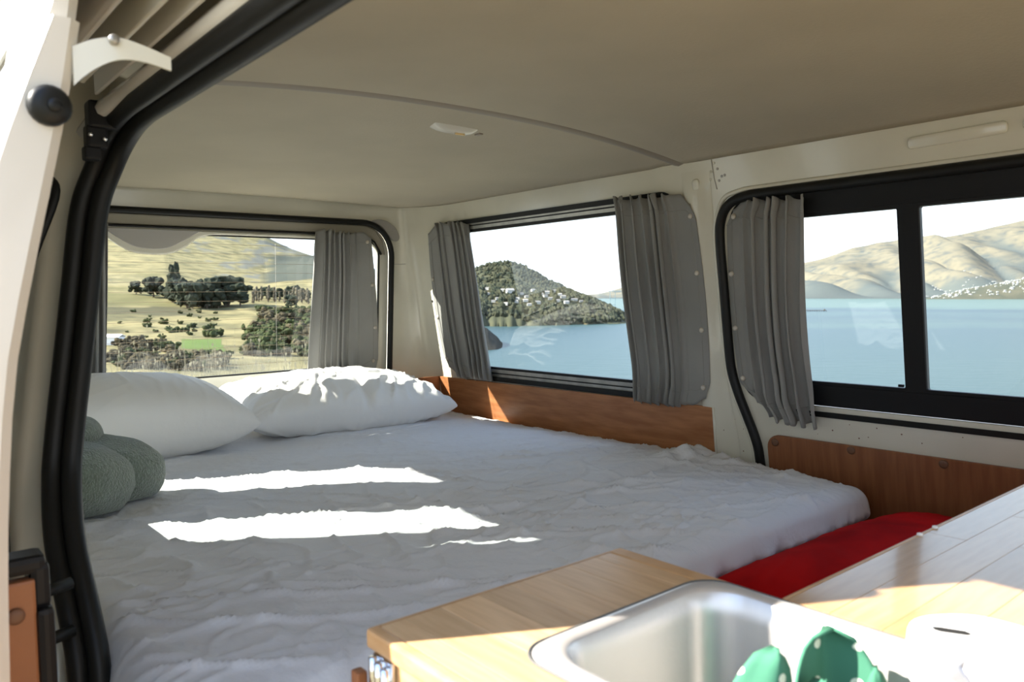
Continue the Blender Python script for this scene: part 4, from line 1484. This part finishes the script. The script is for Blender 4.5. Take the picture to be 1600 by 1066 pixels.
def shrub(name, label, kind, px, d, h, wx=1.0, group=None):
    o = bpy.data.objects.new(name, rg.choice(CR[kind]))
    COL.objects.link(o)
    put(o, px, d, h, wx, 0.06)
    tag(o, label, 'shrub', group)
    return o
def dz(px, py, lo=20, hi=1500):
    """distance at which the hillside is seen at an image pixel"""
    best = None
    d = lo
    while d < hi:
        if 463 - hill_h(px, d) / d * FP <= py:
            return d
        d *= 1.01
    return hi
tree('pine_tree', 'small round dark tree standing leftmost on the hillside', 'pine', 214, 372, 7.0, 1.15, 'trees on the hillside')
tree('pine_tree', 'bushy dark tree second from the left on the hillside', 'pine', 241, 366, 10.5, 1.15, 'trees on the hillside')
tree('pine_tree', 'low dark tree between the left trees and the grove', 'pine', 258, 362, 6.5, 1.0, 'trees on the hillside')
tree('conifer_tree', 'tall dark conifer at the left end of the grove', 'cone', 270, 350, 16.5, 0.75, 'trees on the hillside')
tree('conifer_tree', 'second tall dark conifer leaning over the grove', 'cone', 277, 362, 17.0, 0.7, 'trees on the hillside')
tree('pine_tree', 'large round topped pine at the right end of the grove', 'pine', 357, 338, 14.5, 1.25, 'trees on the hillside')
tree('pine_tree', 'broad pine just left of the large round one', 'pine', 342, 342, 14.0, 1.2, 'trees on the hillside')
tree('pine_tree', 'lower pine on the right flank of the grove', 'pine', 376, 336, 10.5, 1.1, 'trees on the hillside')
for i in range(15):
    px = 280 + i * 4.4 + rg.uniform(-2, 2)
    tree('pine_tree', 'dark pine packed in the middle of the grove', 'pine', px, rg.uniform(322, 348), rg.uniform(9.0, 12.5), 0.85, 'grove of dark pines')
for i in range(26):
    px = rg.uniform(388, 486)
    tree('poplar_tree', 'thin pale leafless poplar in the row right of the grove', 'poplar', px, rg.uniform(352, 385), rg.uniform(5.0, 8.0), 0.7, 'row of pale poplars')
for i in range(7):
    px = 412 + i * 11 + rg.uniform(-3, 3)
    tree('pine_tree', 'dark tree above the row of pale poplars', 'pine', px, rg.uniform(395, 410), rg.uniform(5.0, 8.0), 1.2, 'dark trees above the poplars')
tree('pine_tree', 'single round dark shrub like tree right of the poplars', 'pine', 455, 330, 6.0, 1.1, 'trees on the hillside')
for i in range(150):
    px = rg.uniform(376, 500)
    py = rg.uniform(486, 560)
    if px < 395 + (py - 486) * -0.25 + 10 * rg.random():
        continue
    d = dz(px, py, 60)
    shrub('scrub_bush', 'olive green bush in the scrub right of the paddock', 'scrub' if rg.random() < 0.72 else 'brown', px, d, rg.uniform(2.4, 4.6), rg.uniform(0.9, 1.3), 'scrub right of the paddock')
for i in range(95):
    px = rg.uniform(170, 345)
    py = rg.uniform(536, 580) if px < 272 else rg.uniform(558, 582)
    d = dz(px, py, 50)
    shrub('brown_bush', 'brown bush in the scrub left of the paddock', 'brown' if rg.random() < 0.75 else 'scrub', px, d, rg.uniform(1.4, 2.6), rg.uniform(0.9, 1.4), 'brown scrub left of the paddock')
for (px, py, h, lb) in ((333, 528, 3.6, 'dark bush at the top corner of the green paddock'), (326, 516, 2.6, 'small dark bush above the green paddock'), (270, 521, 2.6, 'rounded bush left above the green paddock'),
                        (300, 514, 2.0, 'low bush in the grass above the paddock'), (256, 508, 2.2, 'low bush on the slope left of the paddock'), (288, 520, 2.0, 'flat bush beside the paddock corner'), (352, 561, 2.2, 'bush at the lower right corner of the paddock'), (328, 566, 2.0, 'bush at the bottom edge of the paddock')):
    shrub('bush', lb, 'scrub', px, dz(px, py, 60), h, 1.3, 'bushes round the paddock')
for i in range(30):
    px = rg.uniform(175, 345)
    py = rg.uniform(485, 532)
    shrub('grass_bush', 'tiny dark bush dotted over the yellow slope', 'scrub', px, dz(px, py, 60), rg.uniform(0.7, 1.9), 1.1, 'bushes dotted over the yellow slope')
# shed roof in the valley
d = dz(172, 540, 60)
z = hill_h(172, d)
bm = bmesh.new()
add_box(bm, (0, 0, 0.8), (5, 3.2, 2.0))
add_box(bm, (0, -0.9, 2.05), (5.4, 2.1, 0.12), 0, Matrix.Rotation(R(16), 3, 'X'))
add_box(bm, (0, 0.9, 2.05), (5.4, 2.1, 0.12), 0, Matrix.Rotation(R(-16), 3, 'X'))
o = bm_obj('shed', bm, WHITEP)
o.matrix_world = LM @ Matrix.Translation((az(172) * d, d, z))
tag(o, 'small pale roofed shed in the valley', 'shed')
# dry grass stems right behind the van
DRY = mat('dry_stems', (0.46, 0.40, 0.26), 0.9, rand=0.0, var=0.35, vscale=3, spec=0.05, transl=0.25)
v = []
f = []
def stem(x, y, z, h, lean, wd):
    n_ = 4
    b0 = len(v)
    a = rg.uniform(0, 6.28)
    dx, dy = math.cos(a) * lean, math.sin(a) * lean
    for i in range(n_ + 1):
        t = i / n_
        w_ = wd * (1 - 0.8 * t)
        px_, py_ = x + dx * t * t, y + dy * t * t
        v.append((px_ - w_, py_, z + h * t))
        v.append((px_ + w_, py_ + w_ * 0.5, z + h * t))
    for i in range(n_):
        q = b0 + 2 * i
        f.append((q, q + 1, q + 3, q + 2))
    if h > 0.85 and rg.random() < 0.25:
        # seed head
        c = Vector((x + dx, y + dy, z + h))
        b1 = len(v)
        for (ddx, ddz) in ((-0.012, 0.0), (0, -0.03), (0.012, 0.0), (0, 0.02)):
            v.append((c.x + ddx, c.y, c.z + ddz))
        f.append((b1, b1 + 1, b1 + 2, b1 + 3))
for i in range(2000):
    px = rg.uniform(120, 520)
    d = rg.uniform(6.5, 11)
    hgt = rg.uniform(0.3, 0.75) * (1.15 if noise.noise((px / 35, d / 2, 0)) > 0 else 0.8)
    if rg.random() < 0.10:
        hgt = rg.uniform(0.75, 1.05)
    stem(az(px) * d, d, -1.48 - 0.175 * max(0, math.hypot(d, az(px) * d) - 5) - 0.05, (hgt + 0.18 * (d - 6.5)) * 1.28, rg.uniform(0.05, 0.35), rg.uniform(0.002, 0.005))
o = mesh('dry_grass', v, f, DRY)
land(o)
tag(o, 'dry straw coloured grass stems just outside the rear window', 'grass', kind='stuff')

# ---- sea
SEA = -25.0
m = bpy.data.materials.new('sea_water')
m.use_nodes = True
n = m.node_tree.nodes
l = m.node_tree.links
b = n['Principled BSDF']
b.inputs['Roughness'].default_value = 0.32
b.inputs['Specular IOR Level'].default_value = 0.06
t = n.new('ShaderNodeTexCoord')
s_ = n.new('ShaderNodeSeparateXYZ')
l.new(t.outputs['Object'], s_.inputs[0])
lg = n.new('ShaderNodeMath')
lg.operation = 'LOGARITHM'
lg.inputs[1].default_value = 10
l.new(s_.outputs['Y'], lg.inputs[0])
cmb = n.new('ShaderNodeCombineXYZ')
dv_ = n.new('ShaderNodeMath')
dv_.operation = 'DIVIDE'
l.new(s_.outputs['X'], dv_.inputs[0])
l.new(s_.outputs['Y'], dv_.inputs[1])
l.new(dv_.outputs[0], cmb.inputs['X'])
l.new(lg.outputs[0], cmb.inputs['Y'])
mpx = n.new('ShaderNodeMapping')
mpx.inputs['Scale'].default_value = (2.0, 9.0, 1)
l.new(cmb.outputs[0], mpx.inputs[0])
nz = n.new('ShaderNodeTexNoise')
nz.inputs['Scale'].default_value = 1.6
nz.inputs['Detail'].default_value = 5
l.new(mpx.outputs[0], nz.inputs['Vector'])
ad = n.new('ShaderNodeMath')
ad.operation = 'MULTIPLY_ADD'
ad.inputs[1].default_value = 0.28
l.new(nz.outputs['Fac'], ad.inputs[0])
l.new(lg.outputs[0], ad.inputs[2])
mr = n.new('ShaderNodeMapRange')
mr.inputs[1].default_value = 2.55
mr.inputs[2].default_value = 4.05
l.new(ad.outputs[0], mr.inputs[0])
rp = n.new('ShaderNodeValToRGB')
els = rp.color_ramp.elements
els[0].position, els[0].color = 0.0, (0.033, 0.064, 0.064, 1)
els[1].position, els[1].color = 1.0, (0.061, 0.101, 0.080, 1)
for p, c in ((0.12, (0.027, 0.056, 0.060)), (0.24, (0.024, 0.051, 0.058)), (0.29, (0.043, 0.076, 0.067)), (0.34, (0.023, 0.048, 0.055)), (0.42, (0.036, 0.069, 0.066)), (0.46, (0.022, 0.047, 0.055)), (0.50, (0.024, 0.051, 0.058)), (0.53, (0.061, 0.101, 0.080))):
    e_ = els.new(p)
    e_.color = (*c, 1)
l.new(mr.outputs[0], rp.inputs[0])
l.new(rp.outputs[0], b.inputs['Base Color'])
nb = n.new('ShaderNodeTexNoise')
nb.inputs['Scale'].default_value = 0.25
nb.inputs['Detail'].default_value = 6
mpb = n.new('ShaderNodeMapping')
mpb.inputs['Scale'].default_value = (0.4, 1, 1)
l.new(t.outputs['Object'], mpb.inputs[0])
l.new(mpb.outputs[0], nb.inputs['Vector'])
bp = n.new('ShaderNodeBump')
bp.inputs['Strength'].default_value = 0.35
bp.inputs['Distance'].default_value = 1.0
l.new(nb.outputs['Fac'], bp.inputs['Height'])
l.new(bp.outputs[0], b.inputs['Normal'])
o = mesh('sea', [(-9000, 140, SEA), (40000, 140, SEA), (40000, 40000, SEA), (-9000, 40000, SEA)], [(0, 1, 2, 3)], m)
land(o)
tag(o, 'wide blue and turquoise harbour water', None, kind='structure')

# ---- wooded headland with houses
RID = [(640, 440), (700, 428), (735, 425), (760, 417), (790, 412), (812, 416), (835, 428), (855, 440), (870, 446), (885, 455), (905, 462), (930, 471), (955, 484), (972, 494), (984, 505), (1010, 520)]
FRT = [(640, 470), (735, 452), (780, 450), (830, 452), (860, 456), (885, 460), (905, 466), (930, 475), (955, 487), (972, 496), (984, 506), (1010, 520)]
def head_h(px, d):
    sh = 640 + 60 * sm(780, 980, px) + 12 * noise.noise((px / 12, 0, 3))
    a = zat(lerp_tab(FRT, px), 800)
    b_ = zat(lerp_tab(RID, px), 1150)
    if d < sh: return SEA - 6
    if d < 800: z = SEA + (a - SEA) * math.sin(math.pi / 2 * (d - sh) / (800 - sh)) ** 0.9
    elif d < 900: z = a + (a * 0.86 - a) * (d - 800) / 100 if a > 0 else a
    elif d < 1150: z = (a * 0.86 if a > 0 else a) + (b_ - (a * 0.86 if a > 0 else a)) * sm(900, 1150, d)
    else: z = b_ + (SEA - 10 - b_) * sm(1150, 1600, d)
    x, y = az(px) * d, d
    return z + 2.0 * noise.noise((x / 50, y / 50, 7)) * sm(0, 60, d - sh)
FOR = hill_mat('bush_headland', [(0.32, (0.05, 0.055, 0.035)), (0.55, (0.07, 0.07, 0.042)), (0.7, (0.11, 0.09, 0.05))], 0.03)
terrain('headland', [640 + 3 * i for i in range(127)], grow(600, 1600, 90), head_h, None, FOR, 'bush covered headland across the water')
# its tree cover: far too many to count
TCM = mat('bush_canopy', (0.030, 0.038, 0.027), 0.95, col2=(0.066, 0.064, 0.038), vscale=0.09, spec=0.05, lo=0.35, hi=0.62, detail=8)
spots = [(757, 449), (764, 462), (797, 460), (809, 470), (806, 475), (821, 473), (823, 467), (833, 457), (846, 463), (852, 466), (860, 470), (875, 464), (872, 473), (880, 468), (893, 471), (899, 472), (778, 470), (771, 474), (786, 457), (840, 476), (867, 459), (815, 462), (827, 479), (908, 474), (762, 455), (790, 478), (855, 461), (885, 476)]
def hdist(px, py):
    d = 650.0
    while d < 830:
        if 463 - head_h(px, d) / d * FP <= py: return d
        d += 2
    return 820
homes = [(px, hdist(px, py)) for px, py in spots]
bm = bmesh.new()
bmesh.ops.create_icosphere(bm, subdivisions=1, radius=1)
IV = [q.co.copy() for q in bm.verts]
IF = [[q.index for q in fc.verts] for fc in bm.faces]
bm.free()
v = []
f = []
for i in range(6500):
    px = rg.uniform(690, 985)
    d = rg.choice([rg.uniform(660, 830), rg.uniform(660, 1180)])
    z = head_h(px, d)
    if z < SEA + 1.5:
        continue
    if 655 < d < 840 and noise.noise((px / 16, d / 40, 2)) > 0.30:
        continue
    if any(abs(px - a) < 4 and -26 < d - b_ < 6 for a, b_ in homes):
        continue
    r = rg.uniform(1.3, 3.0)
    hh = rg.uniform(0.8, 1.6)
    b0 = len(v)
    for q in IV:
        k = r * (1 + 0.35 * noise.noise(q * 1.7 + Vector((i, 0, 0))))
        v.append((q.x * k + az(px) * d, q.y * k + d, q.z * hh * k + z + r * 0.5))
    f += [[b0 + k for k in fc] for fc in IF]
o = mesh('headland_bush', v, f, TCM)
land(o)
tag(o, 'dense dark tree cover over the headland', 'trees', kind='stuff')
HW = mat('house_wall', (0.42, 0.41, 0.38), 0.8, rand=0.15)
HR = mat('house_roof', (0.24, 0.22, 0.20), 0.7, rand=0.45)
def house_mesh():
    bm = bmesh.new()
    add_box(bm, (0, 0, 0.35), (1.6, 1.0, 0.7))
    vs = [bm.verts.new(p) for p in ((-0.86, -0.56, 0.7), (0.86, -0.56, 0.7), (0.86, 0.56, 0.7), (-0.86, 0.56, 0.7), (-0.8, 0, 1.05), (0.8, 0, 1.05))]
    fs = [bm.faces.new([vs[k] for k in q]) for q in ((0, 1, 5, 4), (2, 3, 4, 5), (0, 4, 3), (1, 2, 5), (3, 2, 1, 0))]
    for q in fs: q.material_index = 1
    me = bpy.data.meshes.new('house')
    bm.to_mesh(me)
    bm.free()
    me.materials.append(HW)
    me.materials.append(HR)
    return me
HM = house_mesh()
for i, (px, py) in enumerate(spots):
    d = homes[i][1] - 4
    o = bpy.data.objects.new('house', HM)
    COL.objects.link(o)
    s = rg.uniform(2.0, 3.2) * (1.5 if i == 2 else 1)
    o.matrix_world = LM @ Matrix.Translation((az(px) * d, d, head_h(px, d) + 1.0)) @ Matrix.Rotation(rg.uniform(-0.6, 0.6), 4, 'Z') @ Matrix.Diagonal((s, s, s, 1))
    tag(o, 'little white house among the trees on the headland', 'house', 'houses on the headland')
# near dark spur below the headland
def spur_h(px, d):
    tp_ = lerp_tab([(640, 485), (700, 494), (745, 506), (762, 515), (776, 527), (784, 537), (790, 548), (810, 560)], px)
    a = zat(tp_, 400)
    e_ = math.sin(math.pi * min(1, max(0, (d - 355) / 90)))
    return SEA - 4 + (a - SEA + 4) * e_ ** 0.6 + 0.5 * noise.noise((px / 3, d / 8, 0)) * e_
SP = hill_mat('dark_spur', [(0.35, (0.028, 0.026, 0.021)), (0.65, (0.055, 0.048, 0.036))], 0.15)
terrain('spur', [640 + 2 * i for i in range(86)], [352 + 3 * i for i in range(33)], spur_h, None, SP, 'dark rocky spur running into the water')

# ---- hills over the harbour
SKY = [(860, 463), (930, 461), (952, 456), (975, 450), (1050, 440), (1150, 425), (1200, 419), (1255, 411), (1290, 402), (1330, 388), (1370, 380), (1395, 376), (1432, 369), (1465, 372), (1500, 367), (1540, 357), (1600, 344), (1700, 330), (1850, 318), (2100, 330)]
def far_h(px, d):
    sh = 6800.0
    top = zat(lerp_tab(SKY, px), 9800)
    if d < sh: return SEA - 15
    t = min(1, (d - sh) / (9800 - sh))
    z = SEA + (top - SEA) * (0.25 * t + 0.75 * t ** 1.35) if d <= 9800 else top - (d - 9800) * 0.3
    x, y = az(px) * d, d
    g = noise.noise((x / 520 + 0.35 * noise.noise((x / 900, y / 900, 8)), y / 1900, 3))
    z += (1 - sm(0.78, 1.0, t)) * sm(0.0, 0.25, t) * (170 * (abs(g) * 1.9 - 0.45)) * min(1, top / 400)
    z += 30 * noise.noise((x / 260, y / 260, 5)) * sm(0.05, 0.3, t) * (1 - 0.6 * sm(0.8, 1, t))
    return z
def far_cover_shade(px, d, z):
    x, y = az(px) * d, d
    g = noise.noise((x / 520 + 0.35 * noise.noise((x / 900, y / 900, 8)), y / 1900, 3))
    t = (d - 6800) / 3000
    w_ = sm(0.20, 0.0, abs(g) + 0.1 * noise.noise((x / 140, y / 200, 2))) * 0.9 * sm(1.0, 0.7, t) * sm(0.15, 0.35, t)  # gully bottoms tinted blue-grey in place of their shadows
    low = sm(0.34, 0.16, t + 0.16 * noise.noise((x / 300, y / 300, 1)))
    a = max(w_, 0.9 * low)
    return (0.082, 0.095, 0.092, a)
FH = hill_mat('harbour_hills', [(0.30, (0.185, 0.162, 0.115)), (0.5, (0.152, 0.136, 0.10)), (0.66, (0.085, 0.09, 0.085))], 0.008)
terrain('harbour_hills', [860 + 5 * i for i in range(210)], grow(6700, 10800, 110), far_h, far_cover_shade, FH, 'tan hills along the far side of the harbour')
# peninsula with the far town
def pen_h(px, d):
    tp_ = lerp_tab([(1430, 470), (1450, 466), (1480, 460), (1500, 455), (1540, 447), (1570, 442), (1600, 436), (1700, 425), (1800, 430)], px)
    a = zat(tp_, 6100)
    e_ = math.sin(math.pi / 2 * min(1, max(0, (d - 5600) / 500)))
    return SEA - 8 + (a - SEA + 8) * e_ + 6 * noise.noise((px / 7, d / 60, 0)) * e_
PN = hill_mat('peninsula', [(0.35, (0.062, 0.068, 0.052)), (0.6, (0.105, 0.098, 0.068))], 0.006)
terrain('peninsula', [1430 + 4 * i for i in range(95)], [5560 + 30 * i for i in range(24)], pen_h, None, PN, 'low green peninsula below the tan hills')
v = []
f = []
def tbox(x, y, z, s):
    b0 = len(v)
    v.extend([(x + a * s * 0.75, y + b_ * s * 0.5, z + c * s * 0.7) for c in (-0.3, 1) for a, b_ in ((-1, -1), (1, -1), (1, 1), (-1, 1))])
    v.extend([(x - s * 0.75, y, z + s * 1.0), (x + s * 0.75, y, z + s * 1.0)])
    f.extend([[b0 + k for k in q] for q in ((0, 1, 5, 4), (1, 2, 6, 5), (2, 3, 7, 6), (3, 0, 4, 7), (4, 5, 9, 8), (6, 7, 8, 9), (5, 6, 9), (7, 4, 8))])
def town(px0, px1, d0, d1, n_, hf, cl):
    for i in range(n_):
        px = rg.uniform(px0, px1)
        d = rg.uniform(d0, d1)
        if noise.noise((px / 14, d / 160, cl)) < -0.05: continue
        z = hf(px, d)
        if z < SEA + 4: continue
        s = rg.uniform(5, 10)
        tbox(az(px) * d, d, z, s)
town(1455, 1720, 5700, 6150, 420, pen_h, 1)
town(1440, 1700, 6900, 7400, 300, far_h, 2)
town(1500, 1700, 7400, 7800, 60, far_h, 2)
o = mesh('far_town', v, f, HW)
land(o)
tag(o, 'white specks of a town on the far shore', 'town', kind='stuff')
# low jetty in the water left in the black framed window
bm = bmesh.new()
d = 1250.0
for i in range(9):
    add_box(bm, (az(1262 + 3.6 * i) * d, d, SEA + 1.0), (0.7, 0.7, 2.4))
add_box(bm, (az(1274) * d, d, SEA + 1.8), (32, 3, 0.8))
add_box(bm, (az(1288) * d, d, SEA + 2.8), (2.0, 2.0, 1.6))
o = bm_obj('jetty', bm, BARK)
land(o)
tag(o, 'thin dark jetty far out on the water', 'jetty')
# container crane at the port behind the headland tip
bm = bmesh.new()
d = 1500.0
X = az(957) * d
G = lambda x, z, sx_, sz_: add_box(bm, (X + x, d, SEA + z), (sx_, 1.0, sz_))
G(-5, 17, 0.9, 34); G(5, 17, 0.9, 34); G(0, 20, 11, 0.9); G(0, 34, 30, 1.2); G(0, 42, 0.7, 16); G(0, 8, 11, 0.9)
bmesh.ops.translate(bm, verts=bm.verts, vec=(0, 0, 0))
o = bm_obj('port_crane', bm, mat('crane_steel', (0.30, 0.40, 0.42), 0.6))
land(o)
tag(o, 'pale port crane standing beyond the headland tip', 'crane')
